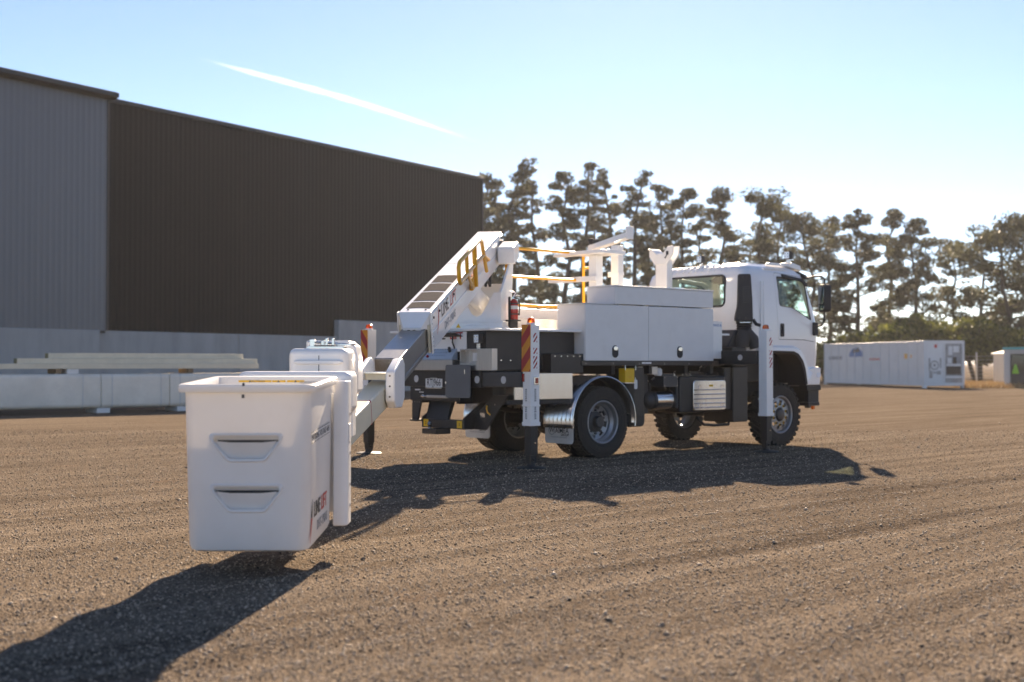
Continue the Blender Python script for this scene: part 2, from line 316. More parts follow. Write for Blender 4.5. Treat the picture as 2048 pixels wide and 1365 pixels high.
# loose stones, thicker near the path of the tracks, thinning with distance
def stones(name, n, dmin, dmax, smin, smax, label, seed):
    g = np.random.default_rng(seed)
    d = np.exp(g.uniform(np.log(dmin), np.log(dmax), n)); a = g.uniform(-0.62, 0.62, n)
    x = d*np.tan(a)*0.9; y = d
    s = smin*(smax/smin)**(g.uniform(0, 1, n)**2.2) * (0.75 + d/40)
    base = np.array([(1,0,0),(0.3,0.95,0.1),(-0.9,0.4,0),(-0.6,-0.8,0.1),(0.5,-0.85,0),(0.1,0.1,0.75),(0.1,0,-0.6)], float)
    tri = np.array([(0,1,5),(1,2,5),(2,3,5),(3,4,5),(4,0,5),(1,0,6),(2,1,6),(3,2,6),(4,3,6),(0,4,6)])
    V = base[None]*(1 + g.uniform(-0.35, 0.35, (n, 7, 1)))
    V[:, :, 1] *= g.uniform(0.55, 1.0, (n, 1)); V[:, :, 2] *= g.uniform(0.6, 1.2, (n, 1))
    th = g.uniform(0, 2*PI, n); c, sn = np.cos(th)[:, None], np.sin(th)[:, None]
    X = V[:, :, 0]*c - V[:, :, 1]*sn; Yv = V[:, :, 0]*sn + V[:, :, 1]*c; Zv = V[:, :, 2]
    tl = g.uniform(-0.4, 0.4, (n, 1)); Zv = Zv + tl*X
    P = np.stack([X*s[:, None] + x[:, None], Yv*s[:, None] + y[:, None], Zv*s[:, None] + (ground_h(x, y) + s*0.18)[:, None]], -1).reshape(-1, 3)
    F = (tri[None] + (np.arange(n)*7)[:, None, None]).reshape(-1, 3)
    me = np_mesh(name, P, F); me.materials.append(MATS['stone']); o = bpy.data.objects.new(name, me); COL.objects.link(o)
    tag(o, label, 'gravel', kind='stuff')
stones('loose_gravel', 225000, 4.2, 26, 0.0036, 0.0125, 'fine loose gravel strewn over the brown yard', 11)
stones('scattered_stones', 900, 4.5, 30, 0.008, 0.026, 'larger scattered stones lying on the gravel yard', 12)

# ------------------------------------------------------------------ truck frame
TH = R(41); O_T = Vector((0.49, 19.26, 0))
truck = empty('bucket_truck', O_T, TH)
tag(truck, 'white bucket lift truck with its boom folded down towards the camera', 'truck')
MT = Matrix.Translation(O_T) @ Matrix.Rotation(TH, 4, 'Z'); MTi = MT.inverted()
def P(name, mb, m, parent=None, bevel=0.006, **k): return mb.build(name, m, parent or truck, bevel, **k)
def bolt(mb, p, d, r=0.012, h=0.008): d = Vector(d); p = Vector(p); mb.cyl(tuple(p - d*0.002), tuple(p + d*h), r, 6)

# chassis
for s in (-1, 1):
    m = MB(); m.b(-2.0, 5.1, s*0.42-0.04, s*0.42+0.04, 0.80, 1.06); P('chassis_rail', m, 'black_steel')
    m = MB(); m.tube([(-0.65, s*0.5, 0.72), (0, s*0.5, 0.60), (0.65, s*0.5, 0.72)], 0.045, 6); P('leaf_spring', m, 'black_steel', bevel=0)
    m = MB(); m.tube([(3.55, s*0.5, 0.72), (4.2, s*0.5, 0.62), (4.85, s*0.5, 0.72)], 0.045, 6); P('leaf_spring', m, 'black_steel', bevel=0)
for x in (0.0, 4.2):
    m = MB(); m.cyl((x, -0.95, 0.51), (x, 0.95, 0.51), 0.075, 14); m.lathe([(0.0, -0.17), (0.12, -0.15), (0.2, 0), (0.12, 0.15), (0, 0.17)], (x, 0.1 if x else 0, 0.5), (1, 0, 0), 16); P('axle', m, 'black_steel', bevel=0)
m = MB(); m.cyl((0.15, 0, 0.55), (2.2, 0, 0.85), 0.05, 12); m.cyl((2.5, 0, 0.8), (4.05, 0.1, 0.55), 0.045, 12); P('drive_shaft', m, 'black_steel', bevel=0)
m = MB(); m.b(2.1, 3.2, -0.32, 0.32, 0.55, 1.05); P('gearbox', m, 'black_steel', bevel=0.04)
for x in (-1.2, 0.9, 1.9): P('cross_member', MB().b(x-0.05, x+0.05, -0.38, 0.38, 0.86, 1.0), 'black_steel')

# wheels -------------------------------------------------------------
def tyre_mb(R0, W, lugs):                        # axis y, centred on 0
    h = W/2; m = MB(); bead = 0.292
    prof = [(bead, -h*0.80), (bead+0.03, -h*0.94), (bead+0.09, -h*1.0), (R0-0.07, -h*0.97), (R0-0.025, -h*0.88), (R0-0.014, -h*0.55), (R0-0.010, 0)]
    prof += [(r, -a) for r, a in prof[-2::-1]]
    m.lathe(prof, (0,0,0), (0,1,0), 56)
    if lugs:
        n = 30
        for k in range(n):
            for row, (ya, yb, off) in enumerate(((-0.98, -0.45, 0), (-0.36, 0.36, 0.5), (0.45, 0.98, 0.0))):
                t0 = 2*PI*(k+off)/n; dt = 2*PI/n*(0.33 if row != 1 else 0.3); r0 = R0-0.035; r1 = R0+0.006
                def Q(r, t, y): return (r*math.sin(t), y*h, r*math.cos(t))
                sk = 0.06 if row == 1 else 0
                vs = [Q(r0,t0-dt-sk,ya),Q(r0,t0+dt-sk,ya),Q(r0,t0+dt+sk,yb),Q(r0,t0-dt+sk,yb),Q(r1,t0-dt*.85-sk,ya),Q(r1,t0+dt*.85-sk,ya),Q(r1,t0+dt*.85+sk,yb),Q(r1,t0-dt*.85+sk,yb)]
                m.add(vs, [(0,3,2,1),(4,5,6,7),(0,1,5,4),(1,2,6,5),(2,3,7,6),(3,0,4,7)])
    else:
        n = 52
        for k in range(n):
            for (ya, yb, off) in ((-0.90, -0.52, 0), (-0.46, -0.03, 0.3), (0.03, 0.46, 0.3), (0.52, 0.90, 0)):
                t0 = 2*PI*(k+off)/n; dt = 2*PI/n*0.40; r0 = R0-0.03; r1 = R0+0.003 - (0.008 if abs(ya+yb) > 1.2 else 0)
                def Q(r, t, y): return (r*math.sin(t), y*h, r*math.cos(t))
                vs = [Q(r0,t0-dt,ya),Q(r0,t0+dt,ya),Q(r0,t0+dt,yb),Q(r0,t0-dt,yb),Q(r1,t0-dt,ya),Q(r1,t0+dt,ya),Q(r1,t0+dt,yb),Q(r1,t0-dt,yb)]
                m.add(vs, [(0,3,2,1),(4,5,6,7),(0,1,5,4),(1,2,6,5),(2,3,7,6),(3,0,4,7)])
    # raised sidewall rings
    for s in (-1, 1):
        m.lathe([(0.33, s*(h*0.965)), (0.335, s*(h*0.965+0.004)), (0.345, s*(h*0.965+0.004)), (0.35, s*h*0.965)], (0,0,0), (0,1,0), 56)
        m.lathe([(0.425, s*(h*0.985)), (0.43, s*(h*0.99+0.003)), (0.437, s*(h*0.99+0.003)), (0.442, s*(h*0.98))], (0,0,0), (0,1,0), 56)
    return m
def disc_mb(rin, rout, y, holes, dish):          # wheel disc with hand holes, polar grid; dish: y offset at the inner edge
    m = MB(); seg = holes*4; rr = [rin, rin+(rout-rin)*0.45, rin+(rout-rin)*0.8, rout]; th = 0.012
    def yy(r): return y + dish*(1-((r-rin)/(rout-rin))**1.5)
    for i in range(3):
        for k in range(seg):
            if i == 1 and k % 4 in (0, 1): continue
            a, b2 = 2*PI*k/seg, 2*PI*(k+1)/seg
            vs = [(r*math.sin(t), yy(r)+e, r*math.cos(t)) for e in (0, th) for r, t in ((rr[i],a),(rr[i+1],a),(rr[i+1],b2),(rr[i],b2))]
            m.add(vs, [(0,3,2,1),(4,5,6,7),(0,1,5,4),(1,2,6,5),(2,3,7,6),(3,0,4,7)])
    return m
def make_wheel(name, W, lugs, rear, pos, side):
    # outer face towards -y locally; side = +1 turns it round
    w = empty(name, pos, PI if side > 0 else 0, truck); h = W/2
    tyre_mb(0.515, W, lugs).build('tyre', 'rubber', w, 0, ang=40)
    m = MB(); m.lathe([(0.305, -h*0.86), (0.312, -h*0.90), (0.302, -h*0.93), (0.287, -h*0.88), (0.283, -h*0.4), (0.25, -h*0.1), (0.25, h*0.5), (0.283, h*0.8), (0.305, h*0.9)], (0,0,0), (0,1,0), 48)
    m.build('rim', 'steel_rim', w, 0, ang=30)
    if rear:
        disc_mb(0.14, 0.255, h*0.15, 8, 0.03).build('wheel_disc', 'steel_rim', w, 0)
        m = MB(); m.lathe([(0.0, -h*0.55), (0.07, -h*0.55), (0.085, -h*0.45), (0.09, -0.0), (0.15, 0.02), (0.15, h*0.5)], (0,0,0), (0,1,0), 20); m.build('hub', 'dark_metal', w, 0)
        ny_, nr = h*0.30, 0.168
    else:
        disc_mb(0.12, 0.27, -h*0.62, 10, -0.02).build('wheel_disc', 'steel_rim', w, 0)
        m = MB(); m.lathe([(0.0, -h*1.02), (0.06, -h*1.02), (0.095, -h*0.93), (0.105, -h*0.75), (0.125, -h*0.6), (0.125, h*0.2)], (0,0,0), (0,1,0), 20); m.build('hub', 'dark_metal', w, 0)
        ny_, nr = -h*0.72, 0.168
    for k in range(10):
        a = 2*PI*k/10; c = (nr*math.sin(a), ny_, nr*math.cos(a)); MB().cyl(c, (c[0], ny_-0.03, c[2]), 0.016, 6).build('wheel_nut', 'dark_metal', w, 0)
        if not rear: MB().cyl((c[0], ny_-0.004, c[2]), (c[0], ny_-0.012, c[2]), 0.024, 10).build('nut_marker', 'yellow_label', w, 0)
    return w
for s in (-1, 1):
    make_wheel('wheel', 0.275, False, True, (0.05, s*1.065, 0.515), s)
    make_wheel('wheel', 0.275, False, True, (0.05, s*0.755, 0.515), -s)
    make_wheel('wheel', 0.30, True, False, (4.2, s*1.045, 0.515), s)
# mudguards over the rear wheels, ribbed alloy with a bead
for s in (-1, 1):
    m = MB(); cx, cz = 0.06, 0.53; n = 40; rad = 0.635; y0, y1 = s*1.21, s*0.60; rib = 7
    ys = [y0 + (y1-y0)*k/(rib*4) for k in range(rib*4+1)]; vs = []; fs = []
    for i in range(n+1):
        a = R(-98) + R(196)*i/n
        for k, y in enumerate(ys):
            r = rad + 0.014*math.sin(k/4*2*PI); vs.append((cx + r*math.sin(a), y, cz + r*math.cos(a)))
    kk = len(ys)
    for i in range(n):
        for k in range(kk-1): fs.append((i*kk+k, i*kk+k+1, (i+1)*kk+k+1, (i+1)*kk+k))
    m.add(vs, fs); g = m.build('mudguard', 'aluminium', truck, 0, ang=60, recalc=False)
    sd = g.modifiers.new('solid', 'SOLIDIFY'); sd.thickness = 0.006
    m = MB(); m.tube([(cx + rad*math.sin(R(-98)+R(196)*i/n), y0, cz + rad*math.cos(R(-98)+R(196)*i/n)) for i in range(n+1)], 0.013, 8); m.build('guard_bead', 'aluminium', g, 0)
    # mud flap
    m = MB(); m.prism(rrect(min(s*1.2, s*0.62), max(s*1.2, s*0.62), 0.22, 0.56, [0.01, 0.01, 0.05, 0.05]), 'x', -0.56, -0.548); f = m.build('mud_flap', 'flap', truck, 0.002)
    m = MB(); m.b(-0.572, -0.54, min(s*1.21, s*0.61), max(s*1.21, s*0.61), 0.545, 0.578); m.build('flap_bar', 'aluminium', f, 0.003)
    MF = lambda y, z: face_M((-0.5615, y, z), (0, -1, 0), (0, 0, 1))
    yc = s*0.91
    m = MB(); ring = [(0.062*math.cos(a), 0.062*math.sin(a), 0) for a in np.linspace(0, 2*PI, 28, endpoint=False)]; m.tube(ring, 0.006, 6, True, MF(yc+0.145, 0.405)); m.build('emblem', 'logo_grey', f, 0)
    text('lettering', 'W', 0.10, 'logo_black', f, MF(yc+0.145, 0.405), 0.001); text('lettering', 'AIMEA', 0.10, 'logo_black', f, MF(yc-0.065, 0.40), 0.001, 0.98)
    text('lettering', 'GROUP', 0.045, 'logo_black', f, MF(yc-0.125, 0.345), 0.001, 1.1); text('small_print', 'TRANSPORT ENGINEERS', 0.028, 'logo_grey', f, MF(yc, 0.31), 0, 1.1)

# deck, rear body, subframe ------------------------------------------
m = MB(); m.b(-2.02, 2.95, -1.13, 1.16, 1.80, 1.83); P('deck', m, 'white_paint', bevel=0.003)
m = MB(); m.b(-1.98, -0.34, -1.0, 1.0, 1.262, 1.797); m.b(-0.34, 2.7, -0.98, 0.98, 1.42, 1.797); rb = P('rear_body', m, 'black_paint', bevel=0.008)
m = MB()
for x in (-1.72, -1.55, -1.2, -0.9): bolt(m, (x, -1.0, 1.40), (0, -1, 0))
for y in (-0.9, -0.5, 0.5, 0.9): bolt(m, (-1.98, y, 1.70), (-1, 0, 0))
m.build('bolts', 'chrome', rb, 0)
m = MB(); m.b(-0.95, -0.325, -1.17, -0.62, 1.225, 1.495); cv = P('wheel_arch_cover', m, 'black_paint', bevel=0.008)
m = MB()
for i in range(5): bolt(m, (-0.88+0.12*i, -1.17, 1.46), (0, -1, 0), 0.01)
m.build('bolts', 'chrome', cv, 0)
m = MB(); m.b(-1.66, -0.58, -1.215, -1.2, 0.865, 1.222); m.b(-1.66, -1.645, -1.2, -0.9, 0.865, 1.222); P('skirt_panel', m, 'aluminium', bevel=0.003, label='bright aluminium side skirt ahead of the rear leg')
m = MB(); m.b(-1.78, -0.6, -1.19, -0.86, 0.80, 0.862); m.b(-1.78, -0.75, -0.9, 0.9, 0.82, 1.255); P('rear_subframe', m, 'black_steel')
m = MB(); m.b(-0.38, 2.62, -1.19, -1.12, 1.325, 1.396); sr = P('side_rail', m, 'black_paint')
m = MB(); 
for x in np.arange(-0.3, 2.6, 0.55): bolt(m, (x, -1.19, 1.36), (0, -1, 0), 0.008); bolt(m, (x, -1.19, 1.342), (0, -1, 0), 0.005)
m.build('bolts', 'chrome', sr, 0)
m = MB(); m.b(0.86, 1.06, -1.194, -1.19, 1.352, 1.378); m.build('label_plate', 'grey_white', sr, 0)
m = MB()
for x in (0.35, 1.15, 1.95, 2.55): m.b(x-0.04, x+0.04, -1.1, 1.1, 1.2, 1.42)
P('cross_bearer', m, 'black_steel')
m = MB(); m.b(-0.33, 2.6, 0.62, 1.19, 1.35, 1.79); P('left_locker', m, 'grey_white')
# rear outrigger housing
m = MB(); m.b(-2.07, -1.79, -0.98, 0.98, 1.03, 1.258); oh = P('outrigger_housing', m, 'black_paint', bevel=0.01)
for y in (0.44, -0.92):
    m = MB(); m.cyl((-2.069, y, 1.14), (-2.075, y, 1.14), 0.05, 20); m.build('reflector', 'flap', oh, 0)
for s in (-1, 1):
    m = MB(); m.b(-2.03, -1.83, min(s*0.98, s*1.76), max(s*0.98, s*1.76), 1.045, 1.245); bb = P('outrigger_beam', m, 'dark_grey', bevel=0.012)
    m = MB(); m.cyl((-2.029, s*1.42, 1.14), (-2.035, s*1.42, 1.14), 0.05, 20); m.build('reflector', 'flap', bb, 0)
    m = MB(); m.b(2.73, 2.95, min(s*0.9, s*1.84), max(s*0.9, s*1.84), 1.345, 1.555); bb = P('outrigger_beam', m, 'black_paint', bevel=0.012)
    m = MB(); m.cyl((2.731, s*1.52, 1.45), (2.725, s*1.52, 1.45), 0.045, 20); m.build('reflector', 'flap', bb, 0)
m = MB(); m.b(2.70, 2.98, -1.0, 1.0, 1.31, 1.58); P('front_housing', m, 'black_paint', bevel=0.01)
def chevrons(mb, y0, y1, z0, z1, x, w, slope, flip):
    # diagonal stripes clipped to the panel: convex polygons in (y, z)
    H = y1-y0; k = -2
    while z0 + k*2*w < z1 + w:
        a = z0 + k*2*w
        pts = [(y0, a), (y1, a + slope*H), (y1, a + slope*H + w), (y0, a + w)] if not flip else [(y0, a + slope*H), (y1, a), (y1, a + w), (y0, a + slope*H + w)]
        def clip(p, zc, keep_above):
            out = []
            for i in range(len(p)):
                q0, q1 = p[i], p[(i+1) % len(p)]; in0 = (q0[1] >= zc) == keep_above; in1 = (q1[1] >= zc) == keep_above
                if in0: out.append(q0)
                if in0 != in1: t = (zc-q0[1])/(q1[1]-q0[1]); out.append((q0[0]+t*(q1[0]-q0[0]), zc))
            return out
        pts = clip(pts, z0, True)
        if len(pts) > 2: pts = clip(pts, z1, False)
        if len(pts) > 2: mb.prism(pts, 'x', x-0.0015, x)
        k += 1
def clip2(p, za, zb):
    for zc, up in ((za, True), (zb, False)):
        out = []
        for i in range(len(p)):
            q0, q1 = p[i], p[(i+1) % len(p)]; in0 = (q0[1] >= zc) == up; in1 = (q1[1] >= zc) == up
            if in0: out.append(q0)
            if in0 != in1: t = (zc-q0[1])/(q1[1]-q0[1]); out.append((q0[0]+t*(q1[0]-q0[0]), zc))
        p = out
        if len(p) < 3: return []
    return p
def make_leg(x, s, y, rear):
    lg = empty('outrigger_leg', (x, s*y, 0), 0, truck); h = 0.078
    m = MB(); m.b(-h, h, -h, h, 0.56, 1.865); m.build('outer_tube', 'white_paint', lg, 0.008)
    m = MB(); m.b(-h-.008, h+.008, -h-.008, h+.008, 0.55, 0.60); m.build('collar', 'white_paint', lg, 0.004); m = MB(); m.b(-h-.008, h+.008, -h-.008, h+.008, 0.80, 0.825); m.build('collar', 'white_paint', lg, 0.004)
    m = MB(); m.b(-.063, .063, -.063, .063, 0.17, 0.562); m.build('inner_tube', 'black_steel', lg, 0.01)
    m = MB(); m.prism([(-.062, .2), (.062, .2), (.045, .06), (-.045, .06)], 'y', -.045, .045); m.cyl((0, -.07, .11), (0, .07, .11), .018, 10); m.build('ankle', 'black_steel', lg, 0.005)
    m = MB(); m.lathe([(0, .0), (.19, .0), (.19, .012), (.17, .02), (.06, .03), (.05, .065), (0, .065)], (0,0,0), (0,0,1), 12); m.build('foot_pad', 'black_steel', lg, 0)
    m = MB(); m.cyl((0.01, s*0.065, 0.33), (0.01, s*0.071, 0.33), .012, 8); m.build('bolt', 'chrome', lg, 0)
    m = MB(); m.lathe([(0, 1.865), (.058, 1.865), (.058, 1.885), (0, 1.885)], (0,0,0), (0,0,1), 18); m.build('beacon_base', 'grey_white', lg, 0)
    m = MB(); m.lathe([(.052, 1.886), (.050, 1.915), (.042, 1.942), (.025, 1.953), (0, 1.955)], (0,0,0), (0,0,1), 18); m.build('beacon', 'amber', lg, 0)
    if rear:
        m = MB(); m.b(-h-.014, -h-.004, -h-.006, h+.006, 1.25, 1.862); cp = m.build('chevron_board', 'orange_tape', lg, 0.002)
        m = MB(); chevrons(m, -h-.006, h+.006, 1.25, 1.862, -h-.0145, 0.15, 1.1, s < 0); m.build('stripes', 'red_tape', cp, 0)
        m = MB(); m.b(-h-.008, -h-.003, -.05*s-.012, -.05*s+.03, 1.12, 1.225); m.build('reflector', 'red_lens', lg, 0)
        m = MB(); m.b(-.03, .05, s*(h+.002)-.02, s*(h+.002)+.02, 1.08, 1.19); ml = m.build('marker_lamp', 'chrome', lg, 0.008)
        m = MB(); m.b(-.015, .035, s*(h+.022)-.004, s*(h+.022)+.004, 1.10, 1.17); m.build('lens', 'red_lens', ml, 0.003)
        for i, z in enumerate((0.63, 0.72, 0.86, 0.945)):
            for dx, ax in ((0, 'r'), (0, 's')):
                tx = '%d%d\n%d%d\n%d%d' % (6-i, i+1, i+2, 3, 7-i, 4)
                Mx = face_M((-h-.001, -0.01*s, z+.045), (0, -1, 0), (0, 0, 1)) if ax == 'r' else face_M((0.0, s*(h+.001), z+.045), (1 if s < 0 else -1, 0, 0), (0, 0, 1))
                m = MB(); m.b(-.022, .022, -.042, .042, 0, .001, Mx); pl = m.build('number_plate', 'grey_white', lg, 0)
                text('digits', tx, 0.028, 'logo_black', pl, Mx @ Matrix.Translation((0, 0, 0.0018)), 0.0006)
    # hatched tape on the outer side
    xs = 0.0 if rear else 0.02
    Ms = face_M((xs, s*(h+0.001), 0), (1 if s < 0 else -1, 0, 0), (0, 0, 1))
    for z0, z1 in ((1.63, 1.755), (1.48, 1.56), (1.29, 1.455)):
        m = MB(); m.b(-.034, .034, z0, z1, 0, .001, Ms); tp = m.build('hatch_label', 'white_paint', lg, 0)
        m = MB(); z = z0 - 0.10
        while z < z1:
            pts = clip2([(-.034, z), (.034, z+.09), (.034, z+.125), (-.034, z+.035)], z0+.002, z1-.002)
            if len(pts) > 2: m.prism(pts, 'z', 0.0012, 0.0018, Ms)
            z += 0.075
        m.build('stripes', 'red_tape', tp, 0)
    return lg
make_leg(-1.92, -1, 1.84, True); make_leg(-1.96, 1, 1.78, True)
make_leg(2.84, -1, 1.93, False); make_leg(2.84, 1, 1.93, False)

# rear end: plate, controls, tow gear ---------------------------------
m = MB(); m.b(-2.078, -2.073, -0.165, 0.215, 1.025, 1.145); pl = P('licence_plate', m, 'grey_white', bevel=0.002)
text('lettering', 'RTJ966', 0.135, 'logo_black', pl, face_M((-2.0785, 0.025, 1.088), (0, -1, 0), (0, 0, 1)), 0.0018, 0.80)
m = MB(); m.b(-2.085, -2.072, -0.155, 0.205, 1.005, 1.024); m.b(-2.085, -2.072, -0.06, 0.11, 1.146, 1.158); m.build('plate_holder', 'aluminium', pl, 0.002)
m = MB(); m.b(-2.045, -1.85, -0.52, 0.62, 0.835, 1.028); lb = P('rear_crossbar', m, 'black_paint', bevel=0.006)
m = MB(); m.b(-2.075, -2.047, -0.29, 0.20, 0.875, 0.915); m.cyl((-2.06, 0.21, 0.895), (-2.06, 0.25, 0.895), 0.014, 10); m.lathe([(0, 0), (0.028, 0.01), (0.028, 0.05), (0.01, 0.10), (0, 0.10)], (-2.06, 0.25, 0.895), (0, 1, 0), 12); m.build('tow_bar', 'chrome', lb, 0.003)
m = MB(); m.b(-2.05, -2.046, 0.38, 0.5, 0.975, 0.995); m.b(-2.05, -2.046, 0.30, 0.40, 0.945, 0.957); m.build('warning_label', 'grey_white', lb, 0)
m = MB(); m.prism([(0.60, 0.835), (0.38, 0.835), (0.40, 0.78), (0.46, 0.56), (0.60, 0.56)], 'x', -2.03, -2.0); st = P('step_strap', m, 'plastic_dark', bevel=0.005)
m = MB(); m.b(-2.06, -1.86, 0.44, 0.61, 0.535, 0.56); m.b(-1.98, -1.95, 0.2, 0.45, 0.545, 0.57); m.build('tread', 'dark_metal', st, 0.003)
m = MB()
for i in range(4): bolt(m, (-2.03, 0.41+0.055*i, 0.81), (-1, 0, 0), 0.01)
m.build('bolts', 'chrome', st, 0)
m = MB(); m.b(-1.98, -1.84, -0.50, 0.40, 0.45, 0.575); tb = P('tow_beam', m, 'black_paint', bevel=0.01)
m = MB(); m.prism([(-1.98, 0.45), (-1.80, 0.45), (-1.45, 0.86), (-1.60, 0.86), (-1.98, 0.60)], 'y', -0.53, -0.502); m.build('hitch_plate', 'black_paint', tb, 0.004); m = MB(); m.prism([(-1.98, 0.45), (-1.80, 0.45), (-1.45, 0.86), (-1.60, 0.86), (-1.98, 0.60)], 'y', 0.402, 0.43); m.build('hitch_plate', 'black_paint', tb, 0.004)
m = MB(); m.prism([(-1.95, 0.57), (-1.90, 0.57), (-1.80, 0.84), (-1.88, 0.84)], 'y', -0.12, 0.38); m.build('hitch_gusset', 'black_paint', tb, 0.004)
m = MB(); m.prism([(-0.53, .45), (-0.53, .62), (-0.95, .93), (-1.25, .93), (-0.78, .45)], 'x', -1.80, -1.775); hp = m.build('side_gusset', 'black_paint', tb, 0.004)
m = MB(); bolt(m, (-1.80, -.80, .78), (-1, 0, 0)); bolt(m, (-1.80, -.98, .80), (-1, 0, 0)); bolt(m, (-1.80, -.88, .65), (-1, 0, 0)); m.b(-1.803, -1.80, -.76, -.66, .62, .68); m.build('bolts', 'chrome', tb, 0)
m = MB(); m.tube([(-1.815, -0.80-.02, .78), (-1.83, -.83, .74), (-1.83, -.85, .69), (-1.815, -.89, .66)], 0.012, 6); m.build('recovery_hook', 'yellow', tb, 0)
for y in (0.33, -0.43):
    m = MB(); m.b(-1.984, -1.981, y-0.055, y+0.055, 0.465, 0.568); lbp = m.build('warning_label', 'yellow_label', tb, 0)
    text('lettering', '2', 0.055, 'logo_black', tb, face_M((-1.9848, y, 0.515), (0, -1, 0), (0, 0, 1)), 0.001)
m = MB(); m.b(-2.16, -1.9, -0.13, 0.19, 0.375, 0.447); m.lathe([(0, 0.0), (.022, 0), (.018, .03), (.033, .055), (.03, .085), (0, .095)], (-2.08, 0.12, 0.447), (0,0,1), 14); m.build('tow_hitch', 'black_paint', tb, 0.006)
m = MB(); m.lathe([(0, 0.0), (.022, 0), (.016, .03), (.033, .058), (.026, .088), (0, .097)], (-2.08, 0.12, 0.45), (0,0,1), 14); m.build('tow_ball', 'chrome', tb, 0)
# control cabinet on top of the housing
m = MB(); m.b(-2.12, -1.99, -0.44, 0.48, 1.262, 1.405); cb = P('control_box', m, 'stainless', bevel=0.005)
m = MB(); m.prism([(-2.10, 1.408), (-2.10, 1.43), (-1.99, 1.575), (-1.99, 1.408)], 'y', -0.40, 0.30); cp = m.build('control_panel', 'panel_face', cb, 0.003)
Mp = face_M((-2.045, 0, 1.503), (0, -1, 0), (0.11, 0, 0.145))
m = MB(); g = random.Random(3)
for i in range(9):
    for j in range(3): m.cyl((-0.22+0.055*i, -0.05+0.05*j, 0.0, ), (-0.22+0.055*i, -0.05+0.05*j, 0.014), 0.007, 6, None, Mp)
m.build('switches', 'chrome', cb, 0)
m = MB(); m.cyl((-0.15, -0.065, 0), (-0.15, -0.065, 0.03), 0.02, 12, None, Mp); m.build('stop_button', 'red_lens', cb, 0)
m = MB(); m.cyl((0.28, 0.02, 0), (0.30, 0.05, 0.06), 0.02, 8, None, Mp); m.build('joystick', 'plastic_dark', cb, 0)
m = MB(); m.b(-0.36, 0.36, -0.13, 0.13, 0, 0.008, face_M((-2.02, -0.16, 1.74), (0, -1, 0), (-0.95, 0, 0.3))); m.build('open_lid', 'plastic_dark', cb, 0.002)
m = MB(); m.tube([(-1.99, -0.34, 1.55), (-2.05, -0.36, 1.65), (-2.04, -0.35, 1.73)], 0.012, 6); m.build('lid_stay', 'plastic_dark', cb, 0)
m = MB(); m.b(-2.125, -2.121, 0.36, 0.42, 1.34, 1.39); m.build('warning_label', 'grey_white', cb, 0)
m = MB(); m.b(-2.0, -1.985, -0.60, 0.3, 1.52, 1.795); sp = P('sign_panel', m, 'white_paint', bevel=0.003)
text('lettering', 'LINE', 0.13, 'logo_black', sp, face_M((-2.001, 0.02, 1.735), (0, -1, 0), (0, 0, 1)), 0.004, 1.2)
text('lettering', 'LIFT', 0.13, 'logo_red', sp, face_M((-2.001, -0.38, 1.735), (0, -1, 0), (0, 0, 1)), 0.004, 1.2)
# stainless switch enclosure with its door hanging open
m = MB(); x0, x1, y0, y1, z0, z1 = -2.08, -1.985, -1.24, -0.56, 1.265, 1.555
m.b(x0, x1, y0, -0.93, z0, z1); m.b(x1-0.01, x1, -0.93, y1, z0, z1); m.b(x0, x1, -0.93, y1, z0, z0+0.1); m.b(x0, x1, -0.93, y1, z1-0.02, z1); m.b(x0, x1, y1-0.015, y1, z0+.1, z1-.02); m.b(x0, x0+0.01, -0.78, -0.765, z0+.1, z1-.02)
en = P('switch_enclosure', m, 'stainless', bevel=0.003)
m = MB(); m.b(-2.05, -2.0, -0.90, -0.80, 1.39, 1.5); m.b(-2.06, -2.05, -0.88, -0.82, 1.41, 1.48); m.build('breaker', 'grey_white', en, 0.003)
m = MB(); m.prism(rrect(-0.24, 0.24, -0.225, 0.225, 0.035), 'z', -0.008, 0.008, face_M((-2.16, -0.62, 1.115), (0.10, -1, 0), (0, 0, 1))); dr = P('enclosure_door', m, 'slate', bevel=0.003)
m = MB(); m.b(0.14, 0.152, 0.1, 0.16, 0.008, 0.018, face_M((-2.16, -0.62, 1.115), (0.10, -1, 0), (0, 0, 1))); m.cyl((-0.22, -0.02, 0.008), (-0.22, -0.02, 0.02), 0.015, 10, None, face_M((-2.16, -0.62, 1.115), (0.10, -1, 0), (0, 0, 1))); m.build('latch', 'chrome', dr, 0)
def work_light(name, p, yaw, parent, sc=1.0, post=0.05):
    Ml = Matrix.Translation(p) @ Matrix.Rotation(yaw, 4, 'Z') @ Matrix.Scale(sc, 4)
    m = MB(); m.b(-0.05, 0.03, -0.058, 0.058, post, post+0.13, Ml); w = m.build(name, 'plastic_dark', parent, 0.006)
    m = MB(); m.b(-0.056, -0.0505, -0.047, 0.047, post+0.012, post+0.118, Ml); m.build('lens', 'lamp_lens', w, 0.003)
    m = MB(); m.b(-0.02, 0.01, -0.03, 0.03, 0, post+0.002, Ml); m.build('bracket', 'aluminium', w, 0.003)
    m = MB()
    for a in (-0.024, 0.024):
        for b_ in (-0.026, 0.026): m.cyl((-0.0565, a, post+0.065+b_), (-0.0585, a, post+0.065+b_), 0.015, 10, None, Ml)
    m.build('led', 'chrome', w, 0)
work_light('work_light', (-2.02, -0.90, 1.556), 0, truck, 1.0, 0.07)

